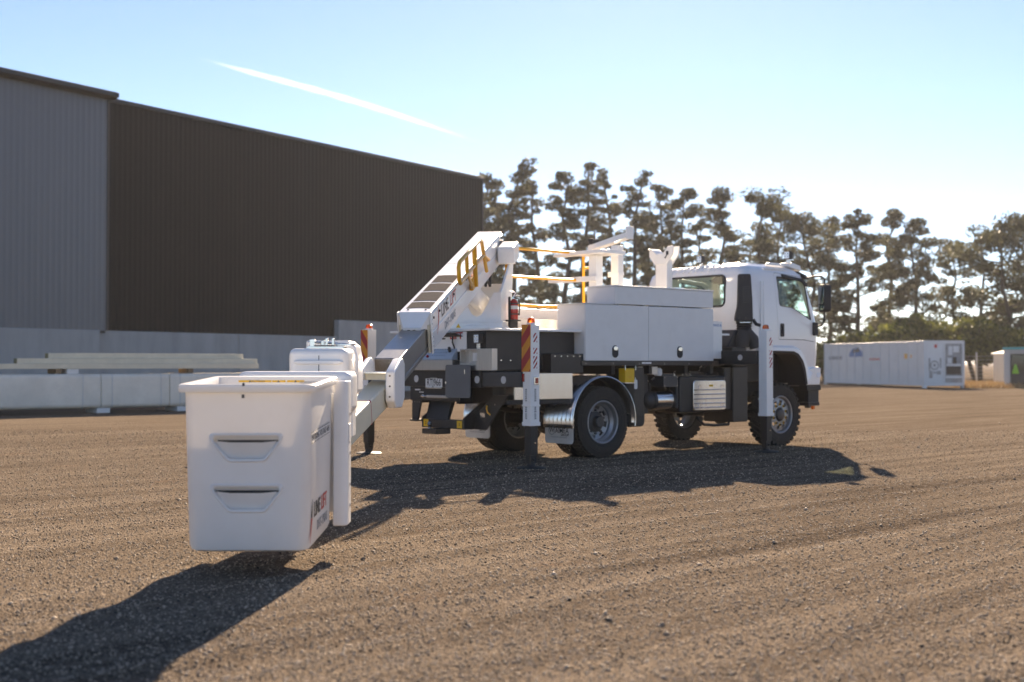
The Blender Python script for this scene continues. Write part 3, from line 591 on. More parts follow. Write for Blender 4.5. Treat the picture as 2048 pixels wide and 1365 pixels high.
# tool locker ---------------------------------------------------------
m = MB(); m.b(-0.32, 2.47, -1.19, -0.62, 1.40, 2.205); tl = P('tool_locker', m, 'grey_white', bevel=0.006)
for x0, x1, hx in ((-0.315, 0.985, 0.28), (0.995, 2.467, 1.68)):
    m = MB(); m.b(x0, x1, -1.205, -1.1905, 1.397, 2.198); d = m.build('locker_door', 'grey_white', tl, 0.004)
    m = MB(); m.prism(rrect(hx-0.062, hx+0.062, 1.44, 1.62, 0.06, 8), 'y', -1.216, -1.2055); hd = m.build('door_latch', 'plastic_dark', tl, 0.004)
    m = MB(); m.prism(rrect(hx-0.045, hx+0.045, 1.545, 1.605, 0.028, 8), 'y', -1.226, -1.2165); m.build('latch_lever', 'chrome', tl, 0.004)
m = MB(); m.b(0.29, 2.475, -1.195, -0.615, 2.222, 2.475); tb2 = P('top_locker', m, 'grey_white', bevel=0.005)
m = MB(); m.b(0.28, 2.485, -1.205, -0.605, 2.478, 2.498); m.build('locker_lid', 'grey_white', tb2, 0.004)
m = MB()
for x in (0.34, 0.9, 1.2, 1.75, 2.4): m.cyl((x, -1.206, 2.212), (x, -1.196, 2.212), 0.008, 8); 
for x in (0.5, 1.0, 1.5, 2.0, 2.42): m.cyl((x, -1.15, 2.498), (x, -1.15, 2.508), 0.014, 8)
m.b(1.7, 1.9, -1.1, -0.95, 2.499, 2.52)
m.build('hinges', 'chrome', tb2, 0)
m = MB(); m.b(-0.36, 0.25, -1.205, -0.61, 2.207, 2.217); m.build('locker_top', 'grey_white', tl, 0.003)
m = MB(); m.b(2.50, 2.76, -1.14, -0.62, 1.43, 2.02); ht = P('hydraulic_tank', m, 'white_paint', bevel=0.012)
text('lettering', 'HYDRAULIC OIL', 0.05, 'logo_blue', ht, face_M((2.63, -1.1408, 1.955), (1, 0, 0), (0, 0, 1)), 0.0005, 0.62)
m = MB(); m.cyl((2.6, -0.9, 2.02), (2.6, -0.9, 2.10), 0.045, 14); m.cyl((2.6, -0.9, 2.10), (2.6, -0.9, 2.17), 0.06, 14); m.build('filler_cap', 'plastic_dark', ht, 0)
# left tray wall with yellow cap, aluminium crate on deck
m = MB(); m.b(-0.75, 2.6, 1.13, 1.16, 1.832, 2.235); tw = P('tray_side', m, 'white_paint', bevel=0.004)
m = MB(); m.b(-0.75, 2.6, 1.115, 1.175, 2.262, 2.31); m.build('yellow_rail', 'yellow', tw, 0.006)
m = MB()
for x in np.arange(-0.7, 2.6, 0.8): m.b(x-0.02, x+0.02, 1.135, 1.155, 2.235, 2.262)
m.build('rail_stud', 'black_steel', tw, 0)
m = MB(); m.b(0.32, 1.4, 0.75, 1.05, 1.832, 2.06); P('deck_box', m, 'aluminium', bevel=0.006)

# boom rests and rail -----------------------------------------------
m = MB(); m.b(0.98, 1.12, -0.12, 0.05, 1.832, 3.04); pa = P('boom_rest', m, 'white_paint', bevel=0.006)
m = MB(); m.prism([(0.30, 3.045), (-0.42, 3.045), (-0.42, 3.10), (0.30, 3.10)], 'x', 0.78, 1.32); m.build('rest_plate', 'white_paint', pa, 0.006)
m = MB(); m.prism([(0.30, 3.045), (0.30, 3.10), (0.66, 3.08), (0.66, 3.045)], 'x', 0.80, 1.0); m.build('rest_wing', 'white_paint', pa, 0.006)
m = MB(); m.b(0.93, 0.978, -0.15, 0.55, 2.635, 2.715); m.prism([(0.55, 2.635), (0.55, 2.715), (0.94, 2.70), (0.94, 2.65)], 'x', 0.935, 0.975); m.build('rest_arm', 'white_paint', pa, 0.005)
m = MB(); m.b(1.44, 1.56, -0.14, 0.02, 1.832, 3.22); pb = P('boom_rest', m, 'white_paint', bevel=0.006)
m = MB(); m.prism([(0.50, 3.165), (-0.33, 3.315), (-0.33, 3.40), (0.50, 3.25)], 'x', 1.40, 1.436); m.prism([(0.50, 3.165), (-0.33, 3.315), (-0.33, 3.34), (0.50, 3.19)], 'x', 1.436, 1.56); m.build('rest_cradle', 'white_paint', pb, 0.004)
m = MB(); m.b(1.41, 1.56, -0.36, -0.332, 3.30, 3.50); m.build('cradle_stop', 'white_paint', pb, 0.004); m = MB(); m.b(1.41, 1.56, 0.44, 0.47, 3.2, 3.27); m.build('cradle_stop', 'white_paint', pb, 0.004)
m = MB(); m.b(1.40, 1.56, 0.42, 0.44, 3.26, 3.36); m.b(1.385, 1.40, 0.37, 0.47, 3.275, 3.355); m.build('rubber_pad', 'plastic_dark', pb, 0.003)
m = MB(); m.b(1.435, 1.565, -0.15, 0.03, 2.74, 2.80); m.b(1.43, 1.436, 0.0, 0.08, 2.72, 2.80); m.build('sleeve', 'white_paint', pb, 0.004)
m = MB(); m.b(2.60, 2.74, -0.115, 0.135, 1.832, 3.06); pc = P('boom_rest', m, 'white_paint', bevel=0.008)
m = MB(); m.prism([(-0.12, 2.98), (-0.25, 3.14), (-0.26, 3.27), (-0.15, 3.27), (-0.03, 3.15), (0.10, 3.15), (0.18, 3.22), (0.26, 3.22), (0.26, 3.12), (0.14, 2.98)], 'x', 2.585, 2.61); m.prism([(-0.12, 2.98), (-0.25, 3.14), (-0.26, 3.27), (-0.15, 3.27), (-0.03, 3.15), (0.10, 3.15), (0.18, 3.22), (0.26, 3.22), (0.26, 3.12), (0.14, 2.98)], 'x', 2.73, 2.755); m.prism([(0.09, 3.155), (0.20, 3.245), (0.265, 3.25), (0.265, 3.235), (0.205, 3.225), (0.09, 3.14)], 'x', 2.56, 2.78); m.build('yoke', 'white_paint', pc, 0.004)
m = MB(); m.tube([(2.58, -0.14, 3.18), (2.56, -0.15, 3.13), (2.57, -0.11, 3.08), (2.585, -0.08, 3.09)], 0.008, 6); m.b(2.57, 2.585, -0.165, -0.125, 3.13, 3.19); m.build('sensor_lead', 'plastic_dark', pc, 0)
gr = MB(); gr.tube([(-0.42, 0.30, 3.06), (-0.36, 0.30, 3.095), (0.95, 0.30, 3.095), (1.08, 0.30, 3.09), (1.11, 0.30, 3.05), (1.11, 0.30, 1.832)], 0.024, 8); gr.tube([(-0.46, 0.30, 2.665), (1.11, 0.30, 2.665)], 0.022, 8)
gr.tube([(1.11, 0.3, 2.86), (1.17, 0.25, 2.87), (1.25, 0.17, 2.78), (1.28, 0.14, 2.66), (1.28, 0.14, 1.832)], 0.02, 8); gr.tube([(-0.40, 0.3, 3.07), (-0.5, 0.3, 2.9), (-0.5, 0.3, 1.832)], 0.022, 8)
P('guard_rail', gr, 'yellow', bevel=0)

# side gear under the locker -------------------------------------------
m = MB(); m.lathe([(0, 0.0), (0.06, 0.015), (0.11, 0.05), (0.135, 0.1), (0.135, 0.55), (0.11, 0.6), (0.05, 0.63), (0, 0.635)], (1.10, -0.98, 0.80), (1, 0, 0), 24); at = P('air_tank', m, 'dark_metal', bevel=0, ang=50)
m = MB(); m.lathe([(0.137, 0.20), (0.139, 0.22), (0.139, 0.53), (0.137, 0.55)], (1.10, -0.98, 0.80), (1, 0, 0), 24); m.build('tank_wrap', 'aluminium', at, 0)
m = MB()
for x in (1.22, 1.66): m.lathe([(0.14, 0), (0.146, 0.0), (0.146, 0.03), (0.14, 0.03)], (x, -0.98, 0.80), (1, 0, 0), 24); m.b(x, x+0.03, -1.0, -0.96, 0.93, 1.06)
m.build('strap', 'black_steel', at, 0)
m = MB(); m.lathe([(0, 0.0), (0.06, 0.015), (0.11, 0.05), (0.125, 0.1), (0.125, 0.4), (0, 0.45)], (0.78, -0.80, 0.84), (1, 0, 0), 20); P('air_tank', m, 'black_steel', bevel=0, ang=50)
m = MB(); m.b(1.40, 1.72, -1.13, -0.75, 1.0, 1.165); m.prism([(1.40, 1.166), (1.72, 1.166), (1.72, 1.20), (1.40, 1.20)], 'y', -1.05, -0.75); bx = P('battery_box', m, 'dark_grey', bevel=0.006)
m = MB()
for x in (1.42, 1.70):
    for z in (1.02, 1.145): bolt(m, (x, -1.13, z), (0, -1, 0), 0.01)
m.build('bolts', 'chrome', bx, 0)
m = MB(); m.lathe([(0, 0), (0.05, 0), (0.065, 0.03), (0.065, 0.09), (0.04, 0.12), (0, 0.12)], (1.36, -1.05, 1.17), (0, 0, 1), 16); P('washer_bottle', m, 'grey_white', bevel=0)
m = MB(); m.b(0.9, 1.0, -1.08, -1.0, 1.2, 1.31); m.b(1.16, 1.28, -1.12, -1.02, 1.19, 1.31); P('valve_block', m, 'stainless', bevel=0.004)
m = MB(); m.b(0.72, 0.93, -1.165, -1.15, 0.58, 1.30); m.b(0.72, 1.2, -1.0, -0.6, 0.60, 1.28); P('side_plate', m, 'black_paint', bevel=0.01)
m = MB(); m.prism(rrect(0.72, 0.785, 0.98, 1.12, 0.02), 'y', -1.17, -1.166); m.b(0.735, 0.75, -1.17, -1.166, 1.12, 1.15); P('warning_label', m, 'grey_white', bevel=0)
m = MB(); m.prism(rrect(0.66, 1.02, 0.42, 0.62, [0.02, 0.02, 0.05, 0.08]), 'y', -1.10, -0.62); P('lower_cover', m, 'black_paint', bevel=0.012)
m = MB(); m.b(1.78, 2.86, -1.12, -0.60, 0.60, 1.16); m.b(1.72, 1.78, -1.10, -0.62, 0.66, 1.12); ft = P('fuel_tank', m, 'black_paint', bevel=0.03)
Mc = face_M((2.42, -1.125, 0.862), (1, 0, 0), (0, 0, 1))
m = MB(); m.prism(rrect(-0.385, 0.385, -0.235, 0.235, 0.05), 'z', 0, 0.05, Mc); cov = m.build('tank_cover', 'aluminium', ft, 0.012, seg=3)
m = MB()
for z in (-0.19, -0.125, -0.055, 0.015, 0.085): m.tube([(-0.38, z, 0.05), (0.38, z, 0.05)], 0.009, 8, False, Mc)
m.build('ribs', 'aluminium', ft, 0)
m = MB()
for x in (-0.24, 0.29):
    for z in (-0.155, 0.12): m.lathe([(0, 0.053), (0.028, 0.053), (0.032, 0.058), (0.04, 0.058), (0.044, 0.05)], (x, z, 0), (0, 0, 1), 16, Mc)
m.build('cover_bolt', 'chrome', ft, 0)
m = MB(); m.b(-0.02, 0.07, 0.135, 0.165, 0.0505, 0.0515, Mc); m.b(-0.08, 0.20, 0, 0.035, 0, 0.001, face_M((2.40, -1.09, 1.175), (1, 0, 0), (0, 0.35, 1))); m.build('warning_label', 'yellow_label', ft, 0)
m = MB(); m.prism([(-1.12, 1.163), (-1.06, 1.235), (-1.05, 1.235), (-1.05, 1.163)], 'x', 2.06, 2.72); m.build('tank_top_plate', 'aluminium', ft, 0.003)
m = MB()
for x in (1.8, 2.1, 2.3, 2.6): 
    for k in range(3): m.cyl((x+0.05*k, -0.9, 1.16), (x+0.05*k, -0.9, 1.2), 0.012, 8)
m.build('fittings', 'chrome', ft, 0)
hz = MB(); g = random.Random(9)
for k in range(16):
    x = 0.7 + 0.13*k; y = -0.55 - 0.35*g.random(); z = 1.28 - 0.1*g.random()
    hz.tube([(x, y, z), (x+0.1*g.random(), y-0.06, z-0.15), (x+0.25, y+0.05*g.random(), z-0.25-0.2*g.random()), (x+0.4, y, z-0.2)], 0.014, 6)
P('hydraulic_hose', hz, 'hose', bevel=0)
m = MB(); g = random.Random(19)
for k in range(26): x, z, y = 0.9 + 2.2*g.random(), 0.95 + 0.35*g.random(), -0.85 - 0.2*g.random(); m.cyl((x, y, z), (x+0.03*g.random(), y-0.04, z+0.03), 0.008+0.006*g.random(), 6)
P('fitting', m, 'chrome', bevel=0)
# guard behind front wheel
m = MB(); m.b(3.05, 3.42, -1.12, -0.50, 0.42, 1.31); m.b(2.88, 3.05, -1.08, -0.6, 0.62, 1.3); P('front_guard', m, 'black_paint', bevel=0.02)
m = MB(); m.b(3.36, 3.5, -0.95, -0.55, 0.95, 1.5); m.b(2.99, 3.34, -1.16, -0.5, 1.312, 1.62); m.prism([(3.0, 1.62), (3.36, 1.62), (3.36, 1.9), (3.2, 1.9)], 'y', -1.05, -0.6); P('engine_cover', m, 'black_paint', bevel=0.02)
m = MB(); m.tube([(2.3, -1.0, 0.52), (2.45, -1.02, 0.40), (2.7, -1.02, 0.38), (3.05, -1.02, 0.385)], 0.022, 8); m.tube([(3.05, -1.02, 0.385), (3.1, -1.0, 0.5)], 0.022, 8); P('side_guard_bar', m, 'black_steel', bevel=0)

# cab ---------------------------------------------------------------
lv = [(1.00, 3.42, 5.33, 1.10), (1.2, 3.39, 5.38, 1.12), (1.5, 3.36, 5.40, 1.135), (1.8, 3.35, 5.40, 1.14), (2.05, 3.35, 5.37, 1.14), (2.3, 3.352, 5.29, 1.128), (2.55, 3.36, 5.19, 1.11), (2.75, 3.38, 5.10, 1.09), (2.86, 3.42, 5.04, 1.06), (2.93, 3.49, 4.97, 1.00), (2.985, 3.60, 4.86, 0.91), (3.015, 3.78, 4.70, 0.76), (3.03, 4.0, 4.5, 0.5)]
m = MB(); vs = []; fs = []; rings = []
for z, x0, x1, hw in lv:
    rr = min(0.17, 0.4*(x1-x0)); ring = rrect(x0, x1, -hw, hw, [0.22, rr, rr, 0.22] if z < 3 else 0.1, 7); rings.append(len(vs)); vs += [(p[0], p[1], z) for p in ring]
k = len(ring)
for i in range(len(lv)-1): fs += [(rings[i]+j, rings[i]+(j+1) % k, rings[i+1]+(j+1) % k, rings[i+1]+j) for j in range(k)]
fs.append(tuple(rings[-1]+j for j in range(k)))
# inner skin
off = len(vs); t = 0.04; rin = []
for i, (z, x0, x1, hw) in enumerate(lv[:-2]):
    zz = z if i == 0 else z; rr = 0.14; ring = rrect(x0+t, x1-t, -hw+t, hw-t, [0.18, rr, rr, 0.18], 7); rin.append(len(vs)); vs += [(p[0], p[1], zz - (0.05 if z > 2.9 else 0)) for p in ring]
for i in range(len(rin)-1): fs += [(rin[i]+j, rin[i+1]+j, rin[i+1]+(j+1) % k, rin[i]+(j+1) % k) for j in range(k)]
fs.append(tuple(rin[-1]+k-1-j for j in range(k))); fs += [(rings[0]+j, rin[0]+j, rin[0]+(j+1) % k, rings[0]+(j+1) % k) for j in range(k)]
m.add(vs, fs); cabm = m.mesh('cab_shell')
def quadpoly(pts, r=0.05, n=4):                      # round a polygon's corners
    out = []; N = len(pts)
    for i in range(N):
        p = Vector(pts[i]); a = Vector(pts[i-1]); c = Vector(pts[(i+1) % N]); rr = r[i] if isinstance(r, (list, tuple)) else r
        d0 = (a-p); d1 = (c-p); q0 = p + d0.normalized()*min(rr, d0.length*.45); q1 = p + d1.normalized()*min(rr, d1.length*.45)
        for k_ in range(n+1): t_ = k_/n; out.append(tuple((1-t_)**2*q0 + 2*t_*(1-t_)*p + t_*t_*q1))
    return out
win = quadpoly([(4.215, 2.80), (4.86, 2.755), (4.975, 2.70), (5.09, 2.09), (4.90, 2.17), (4.60, 2.285), (4.245, 2.315)], [0.05, 0.05, 0.06, 0.02, 0.05, 0.06, 0.05])
doorp = quadpoly([(4.155, 2.865), (4.88, 2.82), (5.035, 2.72), (5.19, 2.02), (5.23, 1.72), (4.9, 1.755), (4.19, 1.755)], [0.07, 0.08, 0.08, 0.04, 0.03, 0.05, 0.05])
def grow(poly, d):
    c = Vector((sum(p[0] for p in poly)/len(poly), sum(p[1] for p in poly)/len(poly))); out = []
    for p in poly:
        v = Vector(p)-c; out.append(tuple(c + v*(1 + d/v.length)))
    return out
rearw = rrect(-0.69, 0.69, 2.30, 2.80, 0.09, 6)
front = quadpoly([(-0.95, 2.12), (0.95, 2.12), (0.88, 2.80), (-0.88, 2.80)], 0.08)
arch = quadpoly([(3.0, 0.5), (3.0, 1.565), (4.60, 1.565), (4.80, 1.46), (4.90, 1.25), (4.93, 0.5)], [0.01, 0.01, 0.15, 0.15, 0.12, 0.01])
cuts = [MB().prism(win, 'y', -1.4, 1.4), MB().prism(rearw, 'x', 3.0, 3.7), MB().prism(front, 'x', 4.75, 5.6), MB().prism(arch, 'y', -1.4, 1.4)]
# door gap ring, both sides
for y0, y1 in ((-1.4, -0.85), (0.85, 1.4)):
    rg = MB(); o_ = grow(doorp, 0.005); i_ = grow(doorp, -0.005); n_ = len(o_)
    vs = [(p[0], y, p[1]) for y in (y0, y1) for p in o_] + [(p[0], y, p[1]) for y in (y0, y1) for p in i_]
    fs = []
    for j in range(n_):
        j2 = (j+1) % n_
        fs += [(j, j2, n_+j2, n_+j), (2*n_+j, 3*n_+j, 3*n_+j2, 2*n_+j2), (j, 2*n_+j, 2*n_+j2, j2), (n_+j, n_+j2, 3*n_+j2, 3*n_+j)]
    cuts.append(rg.add(vs, fs))
cb_m = boolean(cabm, cuts); parts = islands(cb_m)
cab = obj('cab', parts[0], 'cab_white', truck, 0, 30)
for pm in parts[1:3]:
    pm.name = 'door'; obj('door', pm, 'cab_white', cab, 0, 30)
def ysurf(z):                                       # half width of the cab skin
    for i in range(len(lv)-1):
        if lv[i][0] <= z <= lv[i+1][0]: a = (z-lv[i][0])/(lv[i+1][0]-lv[i][0]); return lv[i][3]*(1-a) + lv[i+1][3]*a
    return 1.1
def side_panel(poly, s, off):
    return [(p[0], s*(ysurf(p[1])+off), p[1]) for p in poly]
for s in (-1, 1):
    m = MB(); vs = side_panel(grow(win, 0.004), s, -0.022) + side_panel(grow(win, 0.004), s, -0.028); n_ = len(win)
    m.add(vs, [tuple(range(n_)), tuple(range(2*n_-1, n_-1, -1))] + [(i, (i+1) % n_, n_+(i+1) % n_, n_+i) for i in range(n_)]); m.build('door_glass', 'glass', cab, 0)
    m = MB(); m.tube(side_panel(win, s, -0.008), 0.012, 6, True); m.build('window_seal', 'plastic_dark', cab, 0)
    # door handle, hinge-side mirror block, weather shield
    m = MB(); m.prism(rrect(4.245, 4.335, 1.80, 2.02, 0.02), 'y', s*1.142, s*1.158); hd = m.build('door_handle', 'plastic_dark', cab, 0.006)
    m = MB(); m.b(4.27, 4.315, min(s*1.155, s*1.175), max(s*1.155, s*1.175), 1.83, 1.99); m.build('door_handle', 'plastic_dark', cab, 0.008)
    m = MB(); pts = side_panel([(4.36, 2.845), (4.9, 2.79), (5.02, 2.70), (5.01, 2.66), (4.88, 2.74), (4.36, 2.80)], s, 0.03) + side_panel([(4.36, 2.845), (4.9, 2.79), (5.02, 2.70), (5.01, 2.66), (4.88, 2.74), (4.36, 2.80)], s, 0.002)
    m.add(pts, [tuple(range(6)), tuple(range(11, 5, -1))] + [(i, (i+1) % 6, 6+(i+1) % 6, 6+i) for i in range(6)]); m.build('weather_shield', 'plastic_dark', cab, 0.004)
    # wheel-arch flare
    fl = [(3.62, 1.66), (4.2, 1.66), (4.62, 1.655), (4.78, 1.60), (4.90, 1.48), (4.965, 1.34), (5.02, 1.30), (5.16, 1.29)]
    lo = [(3.62, 1.565), (4.2, 1.565), (4.55, 1.56), (4.68, 1.52), (4.80, 1.41), (4.87, 1.27), (4.91, 1.1), (4.93, 1.02)]
    m = MB(); vs = []
    for (a, b_) in zip(fl, lo): vs += [(a[0], s*1.132, a[1]), (a[0]*.6+b_[0]*.4, s*1.185, a[1]*.6+b_[1]*.4), (b_[0], s*1.19, b_[1]), (b_[0], s*1.09, b_[1])]
    fs = []
    for i in range(len(fl)-1): fs += [(i*4+j, i*4+(j+1) % 4, (i+1)*4+(j+1) % 4, (i+1)*4+j) for j in range(4)]
    fs += [(0,1,2,3), (len(vs)-1, len(vs)-2, len(vs)-3, len(vs)-4)]
    m.add(vs, fs); m.build('arch_flare', 'cab_white', cab, 0.004, ang=50)
    m = MB(); vs = []
    for b_ in lo: vs += [(b_[0], s*1.186, b_[1]), (b_[0]-0.03, s*1.17, b_[1]-0.035), (b_[0]-0.03, s*0.8, b_[1]-0.035), (b_[0], s*0.8, b_[1])]
    fs = []
    for i in range(len(lo)-1): fs += [(i*4+j, i*4+(j+1) % 4, (i+1)*4+(j+1) % 4, (i+1)*4+j) for j in range(4)]
    m.add(vs, fs); m.build('arch_liner', 'plastic_dark', cab, 0, ang=50)
    # lower corner, step and indicator
    m = MB(); m.prism([(4.94, 0.99), (5.30, 0.99), (5.33, 1.28), (5.16, 1.29), (5.0, 1.27)], 'y', s*1.05, s*1.172); m.build('corner_panel', 'cab_white', cab, 0.02, seg=3)
    m = MB(); m.b(4.93, 5.33, min(s*1.0, s*1.17), max(s*1.0, s*1.17), 0.90, 0.985); m.b(5.06, 5.14, min(s*1.02, s*1.10), max(s*1.02, s*1.10), 0.60, 0.92); m.b(4.98, 5.30, min(s*0.95, s*1.16), max(s*0.95, s*1.16), 0.64, 0.70); m.build('step', 'black_steel', cab, 0.01)
    m = MB(); m.b(5.16, 5.22, s*1.10-0.02, s*1.10+0.02, 0.575, 0.635); m.build('side_marker', 'amber', cab, 0.008)
    m = MB(); m.prism(rrect(5.20, 5.31, 1.12, 1.20, 0.02), 'y', s*1.165, s*1.18); m.build('indicator', 'lamp_lens', cab, 0.006)
    # mirrors
    MR = Matrix.Translation((5.13, s*1.38, 0)) @ Matrix.Rotation(s*R(24), 4, 'Z') @ Matrix.Translation((-5.13, -s*1.38, 0))
    m = MB(); m.prism(rrect(s*1.40-0.11, s*1.40+0.11, 2.22, 2.69, 0.06, 5), 'x', 5.06, 5.20, MR); mi = m.build('mirror', 'plastic_dark', cab, 0.03, seg=3)
    m = MB(); m.prism(rrect(s*1.40-0.085, s*1.40+0.085, 2.36, 2.66, 0.03), 'x', 5.052, 5.059, MR); m.prism(rrect(s*1.40-0.085, s*1.40+0.085, 2.25, 2.34, 0.03), 'x', 5.052, 5.059, MR); m.build('mirror_glass', 'mirror_dark', cab, 0)
    m = MB(); m.tube([(5.02, s*1.06, 2.80), (5.1, s*1.2, 2.83), (5.12, s*1.33, 2.83), (5.14, s*1.38, 2.78), (5.14, s*1.38, 2.66)], 0.016, 8); m.build('mirror_arm', 'plastic_dark', cab, 0); m = MB(); m.tube([(5.14, s*1.38, 2.25), (5.16, s*1.36, 2.08), (5.22, s*1.26, 2.00), (5.20, s*1.16, 1.98)], 0.016, 8); m.build('mirror_arm', 'plastic_dark', cab, 0)
    m = MB(); m.prism(rrect(5.13, 5.24, 1.83, 2.06, 0.03), 'y', s*1.13, s*1.185); m.build('mirror_base', 'plastic_dark', cab, 0.012)
    m = MB(); m.tube([(3.72, s*1.15, 2.70), (3.72, s*1.15, 1.65)], 0.012, 6); m.tube([(3.80, s*1.148, 2.70), (3.80, s*1.152, 1.65)], 0.008, 6); m.build('body_seam', 'cab_white', cab, 0)
    m = MB(); m.tube([(3.95, s*1.03, 2.925), (4.5, s*1.015, 2.92), (5.02, s*1.02, 2.85)], 0.014, 6); m.build('drip_rail', 'cab_white', cab, 0)
def glass_panel(poly, x0, x1, name, tilt=None):
    m = MB(); n_ = len(poly); f = tilt or (lambda z: 0)
    vs = [(x0+f(p[1]), p[0], p[1]) for p in poly] + [(x1+f(p[1]), p[0], p[1]) for p in poly]
    m.add(vs, [tuple(range(n_)), tuple(range(2*n_-1, n_-1, -1))] + [(i, (i+1) % n_, n_+(i+1) % n_, n_+i) for i in range(n_)]); return m.build(name, 'glass', cab, 0)
glass_panel(grow(rearw, 0.004), 3.372, 3.378, 'rear_glass'); glass_panel(grow(front, 0.004), 5.335, 5.341, 'windscreen', lambda z: -(z-2.12)*0.40)
m = MB(); m.tube([(3.353 + max(0, (p[1]-2.55))*0.1, p[0], p[1]) for p in grow(rearw, 0.008)], 0.018, 6, True); m.build('window_seal', 'plastic_dark', cab, 0)
# roof ribs, hatch, visor, lights
for y in np.arange(-0.84, 0.85, 0.14):
    m = MB(); m.tube([(3.44 + 0.1*abs(y)**3, y, 2.88), (3.50 + 0.1*abs(y)**3, y, 2.945), (3.62, y, 2.995 - 0.03*abs(y)), (3.85, y, 3.02 - 0.035*abs(y)), (4.3, y, 3.026 - 0.035*abs(y)), (4.8, y, 2.99 - 0.02*abs(y))], 0.02, 8); m.build('roof_rib', 'cab_white', cab, 0)
m = MB(); m.b(4.0, 4.36, -0.5, -0.1, 3.035, 3.055); m.build('roof_hatch', 'cab_white', cab, 0.01)
m = MB(); m.b(4.2, 4.75, -0.95, -0.88, 3.0, 3.04); m.prism([(4.72, 2.99), (5.05, 2.93), (5.02, 3.02), (4.78, 3.07)], 'y', -0.98, 0.98); m.b(4.2, 4.75, 0.88, 0.95, 3.0, 3.04); m.build('roof_fairing', 'cab_white', cab, 0.01)
m = MB(); m.prism([(4.85, 2.92), (5.08, 2.86), (5.12, 2.80), (5.06, 2.78)], 'y', -1.06, 1.06); m.build('sun_visor', 'plastic_dark', cab, 0.01)
work_light('work_light', (4.72, -0.96, 3.055), 0, cab, 1.05, 0.06); work_light('work_light', (3.70, 0.10, 3.03), 0, cab, 1.0, 0.03)
m = MB(); m.b(5.15, 5.40, -1.08, 1.08, 0.66, 0.97); m.b(5.36, 5.41, -1.1, 1.1, 0.97, 1.3); m.build('front_bumper', 'black_steel', cab, 0.03)
m = MB(); m.b(4.9, 5.28, -1.0, 1.0, 1.02, 1.9); m.b(3.45, 4.9, -0.6, 0.6, 1.05, 1.6); m.build('engine_bay', 'black_paint', cab, 0.02)
m = MB(); m.b(3.42, 5.3, -1.05, 1.05, 1.60, 1.66); m.build('cab_floor', 'plastic_dark', cab, 0)
for y in (-0.6, 0.55):
    m = MB(); m.b(3.95, 4.4, y-0.25, y+0.25, 1.72, 1.98); m.prism([(3.84, 1.95), (3.98, 1.95), (3.86, 2.30), (3.76, 2.30)], 'y', y-0.22, y+0.22); m.build('seat', 'seat_cloth', cab, 0.05, seg=3)
m = MB(); m.prism([(4.85, 1.7), (5.25, 1.7), (5.25, 2.14), (5.08, 2.18), (4.9, 2.08)], 'y', -1.05, 1.05); m.build('dashboard', 'plastic_dark', cab, 0.03)
Msw = Matrix.Translation((4.78, -0.6, 2.18)) @ Matrix.Rotation(R(-35), 4, 'Y')
m = MB(); m.tube([(0.22*math.cos(a), 0.22*math.sin(a), 0) for a in np.linspace(0, 2*PI, 28, endpoint=False)], 0.017, 8, True, Msw); m.tube([(-0.2, 0, 0), (0, 0, -0.03), (0.2, 0, 0)], 0.02, 6, False, Msw); m.tube([(0, -0.21, 0), (0, 0.21, 0)], 0.018, 6, False, Msw); m.tube([(0, 0, 0), (0, 0, -0.35)], 0.03, 8, False, Msw); m.build('steering_wheel', 'plastic_dark', cab, 0)
# air intake on the rear right corner
MS = face_M((3.375, -1.085, 0), (1, -1, 0), (0, 0, 1))
m = MB(); pr = quadpoly([(-0.10, 2.80), (0.10, 2.80), (0.125, 2.40), (0.135, 2.04), (-0.16, 2.04), (-0.15, 2.14), (-0.115, 2.28)], [0.03, 0.03, 0.02, 0.03, 0.03, 0.05, 0.08]); m.prism(pr, 'z', -0.06, 0.075, MS); sn = m.build('air_intake', 'plastic_dark', cab, 0.02, seg=3)
m = MB(); m.prism(rrect(-0.03, 0.09, 2.33, 2.60, 0.015), 'z', 0.0755, 0.08, MS); m.build('intake_frame', 'dark_metal', cab, 0.002)
m = MB()
for i in range(9): m.b(-0.02, 0.08, 2.345+0.028*i, 2.359+0.028*i, 0.0805, 0.09, MS)
m.build('grille_slat', 'plastic_dark', cab, 0)
m = MB(); m.cyl((-0.09, 2.09, 0.07), (-0.09, 2.09, 0.082), 0.018, 8, None, MS); m.cyl((0.02, 2.09, 0.07), (0.02, 2.09, 0.082), 0.018, 8, None, MS); m.cyl((-0.03, 2.75, 0.07), (-0.03, 2.75, 0.08), 0.014, 8, None, MS); m.build('intake_bolts', 'dark_metal', cab, 0)
m = MB(); m.lathe([(0.115, 1.86), (0.125, 1.88), (0.11, 1.90), (0.125, 1.92), (0.11, 1.94), (0.125, 1.96), (0.11, 1.98), (0.13, 2.0), (0.13, 2.04)], (0, 0, 0), (0, 1, 0), 18, MS @ Matrix.Translation((0, 0, -0.03))); m.build('bellows', 'rubber', cab, 0, ang=60)
m = MB(); m.b(-0.08, 0.09, 2.012, 2.022, 0.09, 0.10, MS); m.build('intake_clip', 'aluminium', cab, 0)
m = MB(); m.tube([(0.14, 2.07, 0), (0.19, 1.99, 0), (0.26, 1.97, 0)], 0.028, 8, False, MS); m.build('intake_strut', 'plastic_dark', cab, 0)
m = MB(); m.tube([(0.0, 1.87, -0.03), (-0.03, 1.80, 0.0), (-0.05, 1.70, 0.03), (-0.05, 1.62, 0.03)], [0.115, 0.13, 0.13, 0.12], 16, False, MS); m.tube([(0.03, 1.87, 0), (0.14, 1.75, 0.0), (0.18, 1.6, 0.0)], 0.09, 10, False, MS); m.build('intake_pipe', 'plastic_dark', cab, 0, ang=60)

